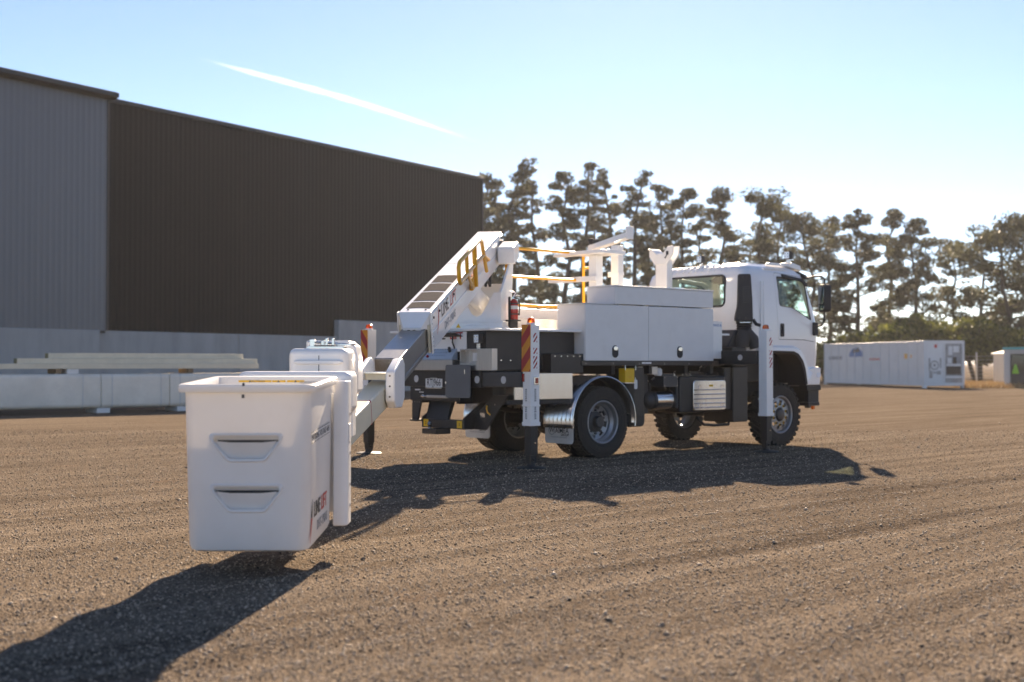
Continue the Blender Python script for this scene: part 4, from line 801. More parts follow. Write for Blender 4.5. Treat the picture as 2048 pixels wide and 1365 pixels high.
# ------------------------------------------------------------------ turret and boom (boom frame: s towards the bucket, w right, z up)
TB = Vector((-0.48, 18.41, 0)); bd = Vector((-0.14, -1.0, 0)).normalized(); br = Vector((0, 0, 1)).cross(bd)
MBW = Matrix(((bd.x, br.x, 0, TB.x), (bd.y, br.y, 0, TB.y), (0, 0, 1, 0), (0, 0, 0, 1))); MB_ = MTi @ MBW
m = MB(); m.lathe([(0, 1.833), (0.44, 1.833), (0.44, 1.88), (0.40, 1.90), (0.40, 1.93), (0, 1.93)], (0,0,0), (0,0,1), 36, MB_); tt = P('turntable', m, 'white_paint', bevel=0)
m = MB(); m.b(-0.42, 0.40, -0.41, 0.41, 1.931, 1.955, MB_); m.b(-0.40, 0.395, -0.405, 0.405, 1.845, 1.93, MB_); m.build('turntable_plate', 'white_paint', tt, 0.004)
m = MB()
for i in range(12): m.cyl((0.30, -0.36+0.065*i, 1.955), (0.30, -0.36+0.065*i, 1.972), 0.014, 6, None, MB_)
for i in range(3): m.cyl((0.1-0.2*i, 0.406, 1.88), (0.1-0.2*i, 0.416, 1.88), 0.012, 6, None, MB_)
m.build('bolts', 'chrome', tt, 0)
m = MB(); m.prism([(-0.19, 1.86), (-0.26, 1.86), (-0.225, 1.92)], 'x', 0.396, 0.398, MB_); m.build('warning_label', 'yellow_label', tt, 0)
side = [(0.33, 1.956), (0.33, 2.36), (0.20, 2.42), (-0.62, 2.86), (-0.72, 2.98), (-0.88, 3.0), (-0.95, 2.9), (-0.72, 2.2), (-0.55, 1.956)]
for w0, w1 in ((-0.375, -0.345), (0.345, 0.375)):
    m = MB(); m.prism(side, 'y', w0, w1, MB_); P('turret_plate', m, 'white_paint', bevel=0.004)
m = MB(); m.prism([(-0.344, 1.956), (0.344, 1.956), (0.344, 2.36), (0.27, 2.36), (0.13, 2.10), (0.09, 2.045), (0.03, 2.02), (-0.03, 2.045), (-0.07, 2.10), (-0.20, 2.36), (-0.344, 2.36)], 'x', 0.305, 0.33, MB_); P('turret_front', m, 'white_paint', bevel=0.004)
m = MB(); m.b(-0.60, -0.57, -0.344, 0.344, 1.956, 2.62, MB_ @ Matrix.Translation((-0.52, 0, 1.956)) @ Matrix.Rotation(R(-22), 4, 'Y') @ Matrix.Translation((0.52, 0, -1.956))); P('turret_back', m, 'white_paint', bevel=0.004)
m = MB(); m.cyl((-0.80, -0.36, 2.90), (-0.80, 0.42, 2.90), 0.055, 16, None, MB_); P('hinge_pin', m, 'stainless', bevel=0)
# main boom, inclined
AI = math.atan(0.27)
MI = MB_ @ Matrix.Translation((-1.05, 0, 3.13)) @ Matrix.Rotation(AI, 4, 'Y')        # x along boom (downwards to camera), z normal
bm_l = 5.50
m = MB(); m.b(0, bm_l, -0.17, 0.17, -0.23, 0.215, MI); mb_o = P('main_boom', m, 'white_paint', bevel=0.02, seg=3)
m = MB(); m.b(-0.02, bm_l-0.02, -0.182, 0.182, 0.216, 0.232, MI); m.build('boom_top_plate', 'white_paint', mb_o, 0.006)
m = MB(); m.b(0.4, bm_l+0.02, 0.171, 0.180, 0.02, 0.19, MI); m.b(0.05, bm_l, 0.171, 0.176, -0.22, -0.02, MI); m.b(0.05, bm_l, -0.176, -0.171, -0.22, 0.19, MI); m.build('boom_side_plate', 'white_paint', mb_o, 0.003)
m = MB(); m.tube([(0.1, 0.172, -0.02), (bm_l, 0.172, -0.02)], 0.008, 6, False, MI); m.build('weld_seam', 'white_paint', mb_o, 0)
for x0, x1 in ((3.42, 3.86), (3.93, 4.37), (4.44, 4.92), (4.99, 5.30)):
    pts = [(x0 + 0.03*(1-(2*t-1)**2)*-1, -0.135 + 0.27*t) for t in np.linspace(0, 1, 7)] + [(x1 - 0.03*(1-(2*t-1)**2), 0.135 - 0.27*t) for t in np.linspace(0, 1, 7)]
    m = MB(); m.prism(pts, 'z', 0.2325, 0.236, MI); m.build('grip_pad', 'grit', mb_o, 0)
m = MB(); m.b(1.6, 1.606, -0.183, 0.183, 0.2325, 0.234, MI); m.b(2.6, 2.606, -0.183, 0.183, 0.2325, 0.234, MI); m.build('plate_joint', 'slate', mb_o, 0)
m = MB()
for x in (3.1, 3.2, 4.1, 4.6, 5.0, 5.35): m.cyl((x, 0.176, 0.14), (x, 0.194, 0.14), 0.014, 6, None, MI)
for y in (-0.1, 0.1): m.cyl((5.36, y, 0.232), (5.36, y, 0.24), 0.012, 6, None, MI)
m.build('bolts', 'dark_metal', mb_o, 0)
# end hood
m = MB(); m.add([(bm_l-0.02, -0.18, 0.232), (bm_l-0.02, 0.18, 0.232), (bm_l+0.16, 0.10, 0.09), (bm_l+0.16, -0.10, 0.09), (bm_l-0.02, -0.18, 0.03), (bm_l-0.02, 0.18, 0.03), (bm_l+0.155, 0.10, 0.075), (bm_l+0.155, -0.10, 0.075)], [(0,1,2,3),(7,6,5,4),(0,4,5,1),(1,5,6,2),(2,6,7,3),(3,7,4,0)], MI); m.build('end_hood', 'white_paint', mb_o, 0.004)
m = MB(); m.b(bm_l+0.155, bm_l+0.17, -0.10, 0.10, 0.035, 0.10, MI); m.build('hood_bracket', 'grey_white', mb_o, 0.003)
m = MB(); m.b(bm_l+0.168, bm_l+0.18, -0.05, -0.02, 0.02, 0.075, MI); m.b(bm_l+0.168, bm_l+0.18, 0.01, 0.04, 0.02, 0.075, MI); m.build('wear_block', 'plastic_dark', mb_o, 0)
m = MB(); m.b(bm_l+0.002, bm_l+0.05, 0.145, 0.17, -0.22, 0.10, MI); m.b(bm_l+0.002, bm_l+0.05, -0.17, -0.145, -0.22, 0.10, MI); m.build('wear_strip', 'cream_frp', mb_o, 0.003)
m = MB(); m.b(bm_l-0.05, bm_l+0.03, 0.181, 0.192, -0.235, 0.24, MI); m.b(bm_l-0.05, bm_l+0.03, -0.192, -0.181, -0.235, 0.24, MI); m.build('end_flange', 'white_paint', mb_o, 0.003)
m = MB()
for i in range(9): m.cyl((bm_l-0.01, 0.192, -0.2+0.05*i), (bm_l-0.01, 0.2, -0.2+0.05*i), 0.009, 6, None, MI)
m.build('flange_bolts', 'chrome', mb_o, 0)
# logo on the boom side: reads from bucket end up to the hinge when seen from the right
def boom_text(s, x, z, size, c, sx=1.0): return text('lettering', s, size, c, mb_o, MI @ face_M((x, 0.181 if z > 0 else 0.1772, z), (-1, 0, 0), (0, 0, 1)), 0.003, sx)
boom_text('LINE', 4.66, 0.10, 0.20, 'logo_black', 1.15); boom_text('LIFT', 4.13, 0.10, 0.20, 'logo_red', 1.15); boom_text('DHT-190AS', 4.35, -0.115, 0.13, 'logo_grey', 1.1)
Mz = MI @ face_M((5.05, 0.1815, 0.06), (-1, 0, 0), (0, 0, 1))
m = MB(); m.prism([(-0.12, -0.16), (0.02, 0.0), (-0.04, 0.0)], 'z', 0, 0.001, Mz); m.prism([(-0.04, 0.005), (0.02, 0.005), (0.02, 0.15)], 'z', 0, 0.001, Mz); m.build('emblem', 'logo_red', mb_o, 0)
# valve cover beside hinge
m = MB(); m.b(0.10, 0.62, 0.20, 0.46, -0.16, 0.10, MI); m.build('valve_cover', 'white_paint', mb_o, 0.03)
m = MB(); m.b(0.08, 0.12, 0.0, 0.22, -0.1, 0.12, MI); m.tube([(0.02, 0.18, 0.18), (0.1, 0.2, 0.2), (0.3, 0.2, 0.2)], 0.012, 6, False, MI); m.build('valve_bracket', 'stainless', mb_o, 0)
# yellow hose guard on right flank
m = MB(); tb_ = lambda pts, r=0.02: m.tube(pts, r, 8, False, MI)
w0 = 0.235; tb_([(3.30, w0, 0.24), (3.90, w0, 0.23), (3.96, w0, 0.28), (3.96, w0, 0.44), (3.88, w0, 0.49), (2.32, w0, 0.50), (2.18, w0, 0.46), (1.86, w0, -0.02)], 0.026)
tb_([(3.40, w0, 0.24), (2.02, w0, 0.24)]); tb_([(3.38, w0, 0.49), (3.38, w0, 0.24)], 0.024); tb_([(2.78, w0, 0.50), (2.78, w0, -0.04)], 0.032)
tb_([(3.38, w0, 0.24), (3.02, w0, 0.0), (2.9, 0.18, -0.04)]); tb_([(2.05, w0, 0.24), (1.62, w0, 0.10), (1.5, 0.18, 0.06)])
m.b(2.74, 2.95, 0.178, 0.225, -0.06, 0.10, MI)
m.build('hose_guard', 'yellow', mb_o, 0, ang=50)
# lift cylinder between turret and boom
m = MB(); m.cyl((-0.42, 0, 2.22), (0.75, 0, 2.36), 0.125, 24, None, MB_); m.cyl((0.6, 0, 2.342), (0.9, 0, 2.375), 0.14, 24, None, MB_); lc = P('lift_cylinder', m, 'white_paint', bevel=0.01)
m = MB(); m.cyl((0.9, 0, 2.375), (1.6, 0, 2.32), 0.07, 16, None, MB_); m.build('piston_rod', 'chrome', lc, 0)
m = MB(); m.b(0.35, 0.5, 0.02, 0.14, 2.45, 2.52, MB_); m.cyl((0.25, 0.05, 2.46), (0.62, 0.05, 2.50), 0.02, 8, None, MB_); m.build('hose_manifold', 'stainless', lc, 0.004)
m = MB()
for k in range(5): m.tube([(0.5-0.05*k, -0.1+0.05*k, 2.50), (0.0-0.08*k, -0.12+0.05*k, 2.58), (-0.35-0.03*k, -0.15+0.06*k, 2.5), (-0.55, -0.12+0.05*k, 2.75), (-0.72, -0.12+0.05*k, 2.92), (-0.55, -0.1+0.05*k, 2.98)], 0.022, 6, False, MB_)
m.build('hoses', 'hose', lc, 0, ang=60)
# second stage, galvanised
m = MB(); m.b(bm_l-0.3, bm_l+1.36, -0.135, 0.135, -0.22, 0.07, MI); s2 = P('second_stage', m, 'galv', bevel=0.012)
m = MB(); m.tube([(bm_l+0.05, 0.137, -0.16), (bm_l+1.33, 0.137, -0.16)], 0.006, 6, False, MI); m.build('weld_seam', 'galv', s2, 0)
# jib, cream
AJ = math.atan(0.218); MJ = MB_ @ Matrix.Translation((5.9, 0, 1.09)) @ Matrix.Rotation(AJ, 4, 'Y')
m = MB(); m.b(-0.15, 3.25, -0.078, 0.13, -0.115, 0.115, MJ); jb = P('jib', m, 'cream_frp', bevel=0.022, seg=3, label='cream fibreglass jib arm')
m = MB(); m.b(0.84, 0.875, -0.0795, 0.1315, -0.1165, 0.1165, MJ); m.build('red_band', 'red_tape', jb, 0.015, seg=3)
# knuckle
m = MB(); kp = [(5.80, 1.02), (5.80, 1.36), (5.88, 1.41), (5.96, 1.405), (6.25, 1.28), (6.25, 1.0), (6.16, 0.93), (5.92, 0.925)]
m.prism(kp, 'y', 0.138, 0.232, MB_); kn = P('knuckle_cover', m, 'white_paint', bevel=0.02, seg=3)
m = MB(); m.prism([(5.80, 1.2), (5.80, 1.37), (5.88, 1.42), (5.96, 1.41), (6.25, 1.30), (6.25, 1.2)], 'y', -0.135, -0.08, MB_); m.build('left_cheek', 'white_paint', kn, 0.02, seg=3)
m = MB(); m.cyl((5.98, -0.14, 1.245), (5.98, 0.2, 1.245), 0.035, 14, None, MB_); m.b(6.02, 6.2, -0.079, 0.137, 1.262, 1.275, MB_); m.build('knuckle_pin', 'chrome', kn, 0)
m = MB(); m.b(6.06, 6.16, -0.079, 0.137, 1.20, 1.262, MB_); m.build('pivot_block', 'cream_frp', kn, 0.003)
m = MB()
for (s_, z_) in ((6.252, 1.24), (6.252, 1.14), (6.252, 1.04)): m.cyl((s_-0.006, 0.185, z_), (s_+0.006, 0.185, z_), 0.009, 6, None, MB_)
m.build('bolts', 'dark_metal', kn, 0)
m = MB(); m.b(5.72, 5.82, 0.138, 0.19, 0.97, 1.3, MB_); m.build('cheek_plate', 'white_paint', kn, 0.01)

# ------------------------------------------------------------------ bucket (built in world axes, tilted a little back)
TILT = R(2.2); MK = MTi @ Matrix.Translation((-1.66, 8.55, 0.19)) @ Matrix.Rotation(TILT, 4, 'X')
# local: x right, y away from camera, z up; floor at z=0
BH = 1.06
def ringpts(x0, x1, y0, y1, z, r): return [(p[0], p[1], z) for p in rrect(x0, x1, y0, y1, r, 6)]
lay = [(-0.345, 0.345, -0.445, 0.445, 0.0, 0.06), (-0.372, 0.372, -0.475, 0.475, 0.012, 0.075), (-0.383, 0.383, -0.486, 0.486, 0.045, 0.075), (-0.397, 0.397, -0.50, 0.50, BH-0.055, 0.06), (-0.43, 0.43, -0.535, 0.535, BH-0.05, 0.075), (-0.438, 0.438, -0.543, 0.543, BH-0.03, 0.08), (-0.434, 0.434, -0.539, 0.539, BH-0.008, 0.08), (-0.42, 0.42, -0.525, 0.525, BH, 0.07), (-0.395, 0.395, -0.50, 0.50, BH-0.004, 0.06), (-0.383, 0.383, -0.487, 0.487, BH-0.03, 0.05), (-0.37, 0.37, -0.472, 0.472, 0.06, 0.05), (-0.35, 0.35, -0.452, 0.452, 0.03, 0.05)]
m = MB(); vs = []; fs = []; rg = []
for a in lay: rg.append(len(vs)); vs += ringpts(*a)
k = 28
for i in range(len(lay)-1): fs += [(rg[i]+j, rg[i]+(j+1) % k, rg[i+1]+(j+1) % k, rg[i+1]+j) for j in range(k)]
fs.append(tuple(rg[0]+k-1-j for j in range(k))); fs.append(tuple(rg[-1]+j for j in range(k)))
m.add(vs, fs); bkm = m.mesh('bucket')
def fy(z): return -0.486 - 0.014*(z-0.045)/(BH-0.1)            # front wall plane
FH = [0.66, 0.342]                                               # centre heights of footholds
outer = lambda zc: quadpoly([(-0.235, zc+0.095), (0.235, zc+0.095), (0.235, zc+0.055), (0.12, zc-0.095), (-0.12, zc-0.095), (-0.235, zc+0.055)], 0.03)
inner = lambda zc: quadpoly([(-0.205, zc+0.07), (0.205, zc+0.07), (0.205, zc+0.045), (0.108, zc-0.072), (-0.108, zc-0.072), (-0.205, zc+0.045)], 0.02)
cx_f = -0.005
cutf = [MB().prism([(p[0]+cx_f, p[1]) for p in inner(z)], 'y', -0.6, -0.40) for z in FH]
bkm = boolean(bkm, cutf)
bkm.transform(MK); bucket = obj('bucket', bkm, 'bucket_frp', truck, 0, 38)
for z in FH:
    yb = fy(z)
    m = MB(); oo = [(p[0]+cx_f, p[1]) for p in outer(z)]; ii = [(p[0]+cx_f, p[1]) for p in inner(z)]; n_ = len(oo); mid = [((a[0]+b_[0])/2, (a[1]+b_[1])/2) for a, b_ in zip(oo, ii)]
    vs = [(p[0], yb+0.003, p[1]) for p in oo] + [(p[0], yb-0.010, p[1]) for p in mid] + [(p[0], yb-0.004, p[1]) for p in ii] + [(p[0], yb+0.03, p[1]) for p in ii]
    fs = [(r*n_+i, r*n_+(i+1) % n_, (r+1)*n_+(i+1) % n_, (r+1)*n_+i) for r in range(3) for i in range(n_)]
    m.add(vs, fs, MK); fh = m.build('foothold', 'bucket_frp', bucket, 0, ang=60)
    # recess: hood, hidden tread and outward lip
    m = MB(); zt, zs, zb = z+0.072, z+0.040, z-0.074
    m.add([(-0.207+cx_f, yb+0.012, zt), (0.207+cx_f, yb+0.012, zt), (0.207+cx_f, yb+0.032, zs+0.006), (-0.207+cx_f, yb+0.032, zs+0.006)], [(0,1,2,3)], MK)
    m.add([(-0.192+cx_f, yb-0.004, zs+0.003), (-0.1+cx_f, yb-0.008, zs-0.006), (0.1+cx_f, yb-0.008, zs-0.006), (0.192+cx_f, yb-0.004, zs+0.003), (0.110+cx_f, yb+0.035, zb), (-0.110+cx_f, yb+0.035, zb)], [(0,1,2,3,4,5)], MK)
    m.add([(-0.207+cx_f, yb+0.01, z+0.047), (-0.185+cx_f, yb-0.002, zs-0.006), (-0.110+cx_f, yb+0.035, zb), (-0.115+cx_f, yb+0.01, zb)], [(0,1,2,3)], MK)
    m.add([(0.207+cx_f, yb+0.01, z+0.047), (0.185+cx_f, yb-0.002, zs-0.006), (0.110+cx_f, yb+0.035, zb), (0.115+cx_f, yb+0.01, zb)], [(0,1,2,3)], MK)
    m.b(-0.22+cx_f, 0.22+cx_f, yb+0.02+0.10, yb+0.13, z-0.09, z+0.09, MK); m.b(-0.22+cx_f, 0.22+cx_f, yb+0.05, yb+0.12, z+0.075, z+0.09, MK); m.b(-0.22+cx_f, 0.22+cx_f, yb+0.05, yb+0.12, z-0.09, z-0.078, MK)
    m.b(-0.225+cx_f, -0.208+cx_f, yb+0.03, yb+0.13, z-0.09, z+0.09, MK); m.b(0.208+cx_f, 0.225+cx_f, yb+0.03, yb+0.13, z-0.09, z+0.09, MK)
    m.build('pocket', 'bucket_frp', bucket, 0, ang=60, recalc=False)
    m = MB(); m.b(-0.19+cx_f, 0.19+cx_f, yb+0.048, yb+0.11, z-0.065, z+0.07, MK); m.build('step_pad', 'plastic_dark', bucket, 0)  # black block added behind the slit to stand in for its shade
m = MB(); m.b(-0.02, -0.005, -0.553, -0.54, BH-0.085, BH-0.062, MK); m.cyl((-0.012, -0.54, BH-0.01), (-0.012, -0.535, BH+0.008), 0.008, 8, None, MK); m.build('rim_stud', 'dark_metal', bucket, 0)
# right-side marks
def side_M(y, z): return MK @ face_M((0.385 + 0.014*(z-0.045)/(BH-0.1) + 0.0008, y, z), (0, 1, 0), (0.0139, 0, 1))
m = MB(); m.b(-0.435, 0.36, -0.034, 0.034, 0, 0.0006, side_M(0, 0.715)); pl = m.build('voltage_label', 'bucket_frp', bucket, 0)
m = MB(); m.b(-0.435, 0.36, 0.032, 0.036, 0.0008, 0.0014, side_M(0, 0.715)); m.b(-0.435, 0.36, -0.036, -0.032, 0.0008, 0.0014, side_M(0, 0.715)); m.build('label_line', 'logo_black', bucket, 0)
text('lettering', 'WORKING VOLTAGE 46kV', 0.058, 'logo_black', bucket, side_M(-0.04, 0.713) @ Matrix.Translation((0, 0, 0.001)), 0.0003, 1.12)
text('lettering', 'LINE', 0.135, 'logo_black', bucket, side_M(-0.165, 0.235), 0.0022, 1.0); text('lettering', 'LIFT', 0.135, 'logo_red', bucket, side_M(0.135, 0.235), 0.0022, 1.0)
text('lettering', 'DHT-190AS', 0.09, 'logo_grey', bucket, side_M(0.06, 0.115), 0.0005, 1.0)
m = MB(); m.prism([(-0.05, -0.13), (0.035, 0.02), (-0.015, 0.02)], 'z', 0, 0.001, side_M(-0.40, 0.18)); m.build('emblem', 'logo_red', bucket, 0)
m = MB(); m.prism([(-0.02, 0.025), (0.03, 0.025), (0.03, 0.14), (0.012, 0.10)], 'z', 0, 0.001, side_M(-0.40, 0.18)); m.build('emblem', 'logo_black', bucket, 0)
# labels inside the far wall
MI2 = lambda x, z: MK @ face_M((x, 0.4835, z), (1, 0, 0), (0, 0.0139, 1))
m = MB()
for x0, x1 in ((-0.26, -0.03), (-0.025, 0.07), (0.08, 0.20)): m.b(x0, x1, -0.007, 0.007, 0, 0.001, MI2(0, 1.026))
m.build('caution_label', 'yellow_label', bucket, 0)
m = MB()
for x in (-0.18, 0.02, 0.14): m.prism([(x-0.008, -0.007), (x+0.008, -0.007), (x, 0.008)], 'z', 0.0012, 0.002, MI2(0, 1.026))
m.build('caution_symbol', 'logo_black', bucket, 0)
text('lettering', 'CAUTION', 0.02, 'logo_black', bucket, MI2(-0.13, 1.025) @ Matrix.Translation((0, 0, 0.0016)), 0, 1.2)
text('lettering', 'WORKING RANGE DIAGRAM', 0.026, 'logo_grey', bucket, MI2(0.29, 1.018) @ Matrix.Translation((0, 0, 0.0008)), 0, 0.72)
# mount and covers behind bucket (world axes)
MWd = MTi
m = MB(); m.prism(rrect(-1.262, -1.160, 9.03, 9.26, [0.03, 0.02, 0.01, 0.05]), 'z', 0.215, 1.235, MWd); bmnt = P('bucket_mount', m, 'white_paint', bevel=0.012, seg=3)
m = MB(); m.b(-2.04, -1.95, 9.06, 9.24, 0.25, 1.20, MWd); m.b(-1.95, -1.262, 9.12, 9.2, 0.3, 1.15, MWd); m.build('mount_frame', 'white_paint', bmnt, 0.012)
m = MB(); m.b(-1.162, -1.155, 9.10, 9.19, 0.80, 0.93, MWd); m.build('mount_slot', 'grey_white', bmnt, 0.004)
m = MB()
for z in (1.0, 0.72, 0.5, 0.35): m.cyl((-1.162, 9.15, z), (-1.150, 9.15, z), 0.012, 6, None, MWd)
m.build('bolts', 'chrome', bmnt, 0)
m = MB(); m.prism(rrect(-1.99, -1.165, 9.27, 9.70, [0.06, 0.06, 0.05, 0.06]), 'z', 1.0, 1.30, MWd); P('leveller_cover', m, 'white_paint', bevel=0.05, seg=4)
m = MB(); m.prism(rrect(-1.735, -1.275, 9.92, 10.45, [0.05, 0.05, 0.06, 0.06]), 'z', 0.95, 1.475, MWd); rc = P('rotator_cover', m, 'white_paint', bevel=0.055, seg=4)
m = MB(); m.b(-1.50, -1.494, 9.917, 9.925, 1.0, 1.42, MWd); m.build('cover_joint', 'slate', rc, 0)
m = MB(); m.cyl((-1.515, 9.912, 1.235), (-1.515, 9.922, 1.235), 0.013, 14, None, MWd); m.cyl((-1.475, 9.912, 1.235), (-1.475, 9.922, 1.235), 0.013, 14, None, MWd); m.build('cover_plug', 'cream_frp', rc, 0)
m = MB(); m.prism([(-1.66, 1.385), (-1.34, 1.385), (-1.30, 1.37), (-1.34, 1.35), (-1.66, 1.35), (-1.70, 1.37)], 'y', 9.895, 9.93, MWd); m.build('cover_lip', 'white_paint', rc, 0.012)
m = MB(); m.b(-1.62, -1.33, 10.1, 10.3, 1.476, 1.495, MWd); m.cyl((-1.5, 10.15, 1.49), (-1.5, 10.15, 1.54), 0.018, 8, None, MWd); m.cyl((-1.6, 10.15, 1.49), (-1.57, 10.18, 1.53), 0.014, 8, None, MWd); m.b(-1.60, -1.56, 10.12, 10.2, 1.49, 1.55, MWd); m.b(-1.48, -1.46, 10.15, 10.2, 1.49, 1.56, MWd); m.b(-1.43, -1.41, 10.15, 10.2, 1.49, 1.56, MWd); m.tube([(-1.62, 10.15, 1.53), (-1.3, 10.2, 1.51), (-1.26, 10.3, 1.515)], 0.011, 6, False, MWd); m.b(-1.40, -1.28, 10.18, 10.26, 1.50, 1.515, MWd); m.build('manual_valve', 'chrome', rc, 0.003)
m = MB(); m.b(-1.56, -1.40, 10.08, 10.28, 1.496, 1.502, MWd); m.build('valve_plate', 'plastic_dark', rc, 0)
m = MB(); m.prism([(-1.72, 1.09), (-1.72, 1.55), (-1.36, 1.55), (-1.305, 1.50), (-1.285, 1.40), (-1.285, 1.14), (-1.33, 1.08), (-1.40, 1.06)], 'y', 10.68, 11.05, MWd); jc = P('jib_head_cover', m, 'white_paint', bevel=0.02, seg=3)
m = MB(); m.b(-1.70, -1.30, 10.45, 10.68, 0.75, 1.25, MWd); m.b(-1.80, -1.40, 9.26, 10.5, 0.55, 0.85, MWd); P('jib_head', m, 'white_paint', bevel=0.02)

# ------------------------------------------------------------------ loose items carried on the truck
fe = empty('fire_extinguisher', MT @ Vector((-0.86, -0.28, 1.99)), 0); tag(fe, 'red fire extinguisher strapped beside the boom turret', 'extinguisher')
m = MB(); m.lathe([(0, 0), (0.062, 0), (0.066, 0.01), (0.066, 0.235), (0.05, 0.275), (0.022, 0.295), (0.02, 0.31), (0, 0.31)], (0,0,0), (0,0,1), 20); m.build('cylinder', 'ext_red', fe, 0, ang=50)
m = MB(); m.b(-0.02, 0.02, -0.02, 0.02, 0.30, 0.33); m.tube([(0, 0, 0.33), (0.05, 0, 0.36), (0.09, 0, 0.345)], 0.008, 6); m.tube([(0, 0, 0.34), (0.03, 0, 0.385), (0.0, 0, 0.40), (-0.05, 0, 0.41)], 0.008, 6); m.build('valve_handle', 'chrome', fe, 0)
m = MB(); m.tube([(0.0, -0.03, 0.32), (0.07, -0.06, 0.30), (0.085, -0.05, 0.2), (0.078, -0.03, 0.06)], 0.011, 6); m.build('hose', 'hose', fe, 0)
m = MB(); m.lathe([(0.067, 0.15), (0.067, 0.20)], (0,0,0), (0,0,1), 20); m.build('label', 'flap', fe, 0)
m = MB()
for z in (0.07, 0.22): m.lathe([(0.068, z), (0.071, z), (0.071, z+0.018), (0.068, z+0.018)], (-0.86, -0.28, 1.99), (0,0,1), 20)
m.b(-0.94, -0.79, -0.355, -0.205, 1.965, 1.988); m.b(-0.95, -0.935, -0.30, -0.26, 1.84, 2.32); m.b(-0.96, -0.93, -0.36, -0.20, 1.96, 1.985); m.b(-0.95, -0.79, -0.29, -0.27, 1.832, 1.965); P('extinguisher_bracket', m, 'black_steel', bevel=0)
wc = empty('wheel_chock', MT @ Vector((0.58, -1.17, 1.08)), TH); tag(wc, 'yellow plastic wheel chock hung above the rear wheel', 'wheel chock')
m = MB(); m.prism([(-0.1, 0.0), (0.1, 0.0), (0.1, 0.205), (-0.1, 0.205)], 'y', -0.045, 0.09); m.build('block', 'yellow_label', wc, 0.012, seg=3)
m = MB(); m.prism(rrect(-0.035, 0.035, 0.065, 0.085, 0.008), 'y', -0.0462, -0.0455); m.build('moulded_slot', 'yellow', wc, 0)
m = MB(); m.tube([(0.47, -1.225, 1.26), (0.47, -1.225, 1.325), (0.47, -1.16, 1.33)], 0.008, 6); m.tube([(0.69, -1.225, 1.26), (0.69, -1.225, 1.325), (0.69, -1.16, 1.33)], 0.008, 6); m.b(0.46, 0.70, -1.23, -1.06, 1.068, 1.0785); P('chock_bracket', m, 'aluminium', bevel=0)


# ------------------------------------------------------------------ warehouse
KW = 1.2
def zk(z): return (z-CAMH)*KW + CAMH
WH = empty('warehouse', (-15.36, 47.7, 0), math.atan2(0.835, 0.55)); tag(WH, 'tall dark corrugated warehouse with grey bay on a concrete plinth', 'warehouse')
def corrug(x0, x1, y, z0, z1, pitch, dep):
    pr = []; x = x0
    while x < x1 - 1e-6:
        for fx, fy_ in ((0, 0), (0.50, 0), (0.60, -dep), (0.90, -dep)): 
            if x + fx*pitch <= x1: pr.append((x + fx*pitch, y + fy_))
        x += pitch
    pr.append((x1, y)); m = MB(); n = len(pr)
    m.add([(p[0], p[1], z) for z in (z0, z1) for p in pr], [(i, i+1, n+i+1, n+i) for i in range(n-1)]); return m
ZP, ZD, ZG = 2.58, 11.22, 11.17; XE = 24.95
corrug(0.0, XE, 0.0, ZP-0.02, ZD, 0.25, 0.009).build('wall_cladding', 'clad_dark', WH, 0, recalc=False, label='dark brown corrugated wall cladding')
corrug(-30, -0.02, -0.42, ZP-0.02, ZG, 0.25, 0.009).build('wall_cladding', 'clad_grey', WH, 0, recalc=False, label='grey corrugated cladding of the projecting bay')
m = MB(); m.b(0.0, XE, 0.06, 0.2, ZP-.1, ZD-.05); m.build('wall_frame', 'trim_dark', WH, 0)
m = MB(); m.b(-30, -0.05, -0.36, -0.2, ZP-.1, ZG-.05); m.b(-0.2, -0.03, -0.2, 0.3, ZP-.1, ZG-.05); m.build('wall_frame', 'trim_dark', WH, 0)
m = MB(); m.b(XE-.2, XE+.02, 0.21, 26, 0, ZD-.05); m.build('end_wall', 'clad_dark', WH, 0)
m = MB(); m.b(-0.08, 0.03, -0.46, 0.01, ZP, ZG-.02); m.build('corner_flashing', 'trim_dark', WH, 0.01)
m = MB(); m.b(XE, XE+.1, -0.06, 0.1, ZP, ZD); m.build('corner_flashing', 'trim_dark', WH, 0.01)
m = MB(); m.b(0.0, XE+.15, -0.07, 0.2, ZD-.02, ZD+.14); m.build('capping', 'trim_dark', WH, 0.01)
m = MB(); m.b(-30, 0.15, -0.75, -0.3, ZG, ZG+.26); m.build('eave', 'trim_dark', WH, 0.02)
m = MB(); m.b(-30, 0.13, -0.87, -0.752, ZG+.04, ZG+.22); m.build('gutter', 'trim_dark', WH, 0.02)
m = MB(); m.prism([(-0.3, ZG+.25), (26, ZG+2.2), (26, ZG+2.0), (-0.3, ZG+.05)], 'x', -30, 0.1); m.build('roof', 'clad_dark', WH, 0)
m = MB(); m.prism([(0.2, ZD+.1), (26, ZD+2.1), (26, ZD+1.9), (0.2, ZD-.05)], 'x', 0.11, XE+.1); m.build('roof', 'clad_dark', WH, 0)
xs = [-30, -22.3, -14.9, -7.4, -0.4]
for a, b_ in zip(xs[:-1], xs[1:]): m = MB(); m.b(a+0.012, b_-0.012, -0.52, -0.3, 0, ZP); m.build('concrete_panel', 'concrete', WH, 0.02)
xs = [-0.34, 6.95, 13.1, 18.6, XE+.1]
for q_, (a, b_) in enumerate(zip(xs[:-1], xs[1:])): m = MB(); m.b(a+0.012, b_-0.012, -0.16 - 0.12*(q_ > 1), 0.055, 0, ZP if q_ < 2 else 3.34); m.build('concrete_panel', 'concrete', WH, 0.02)
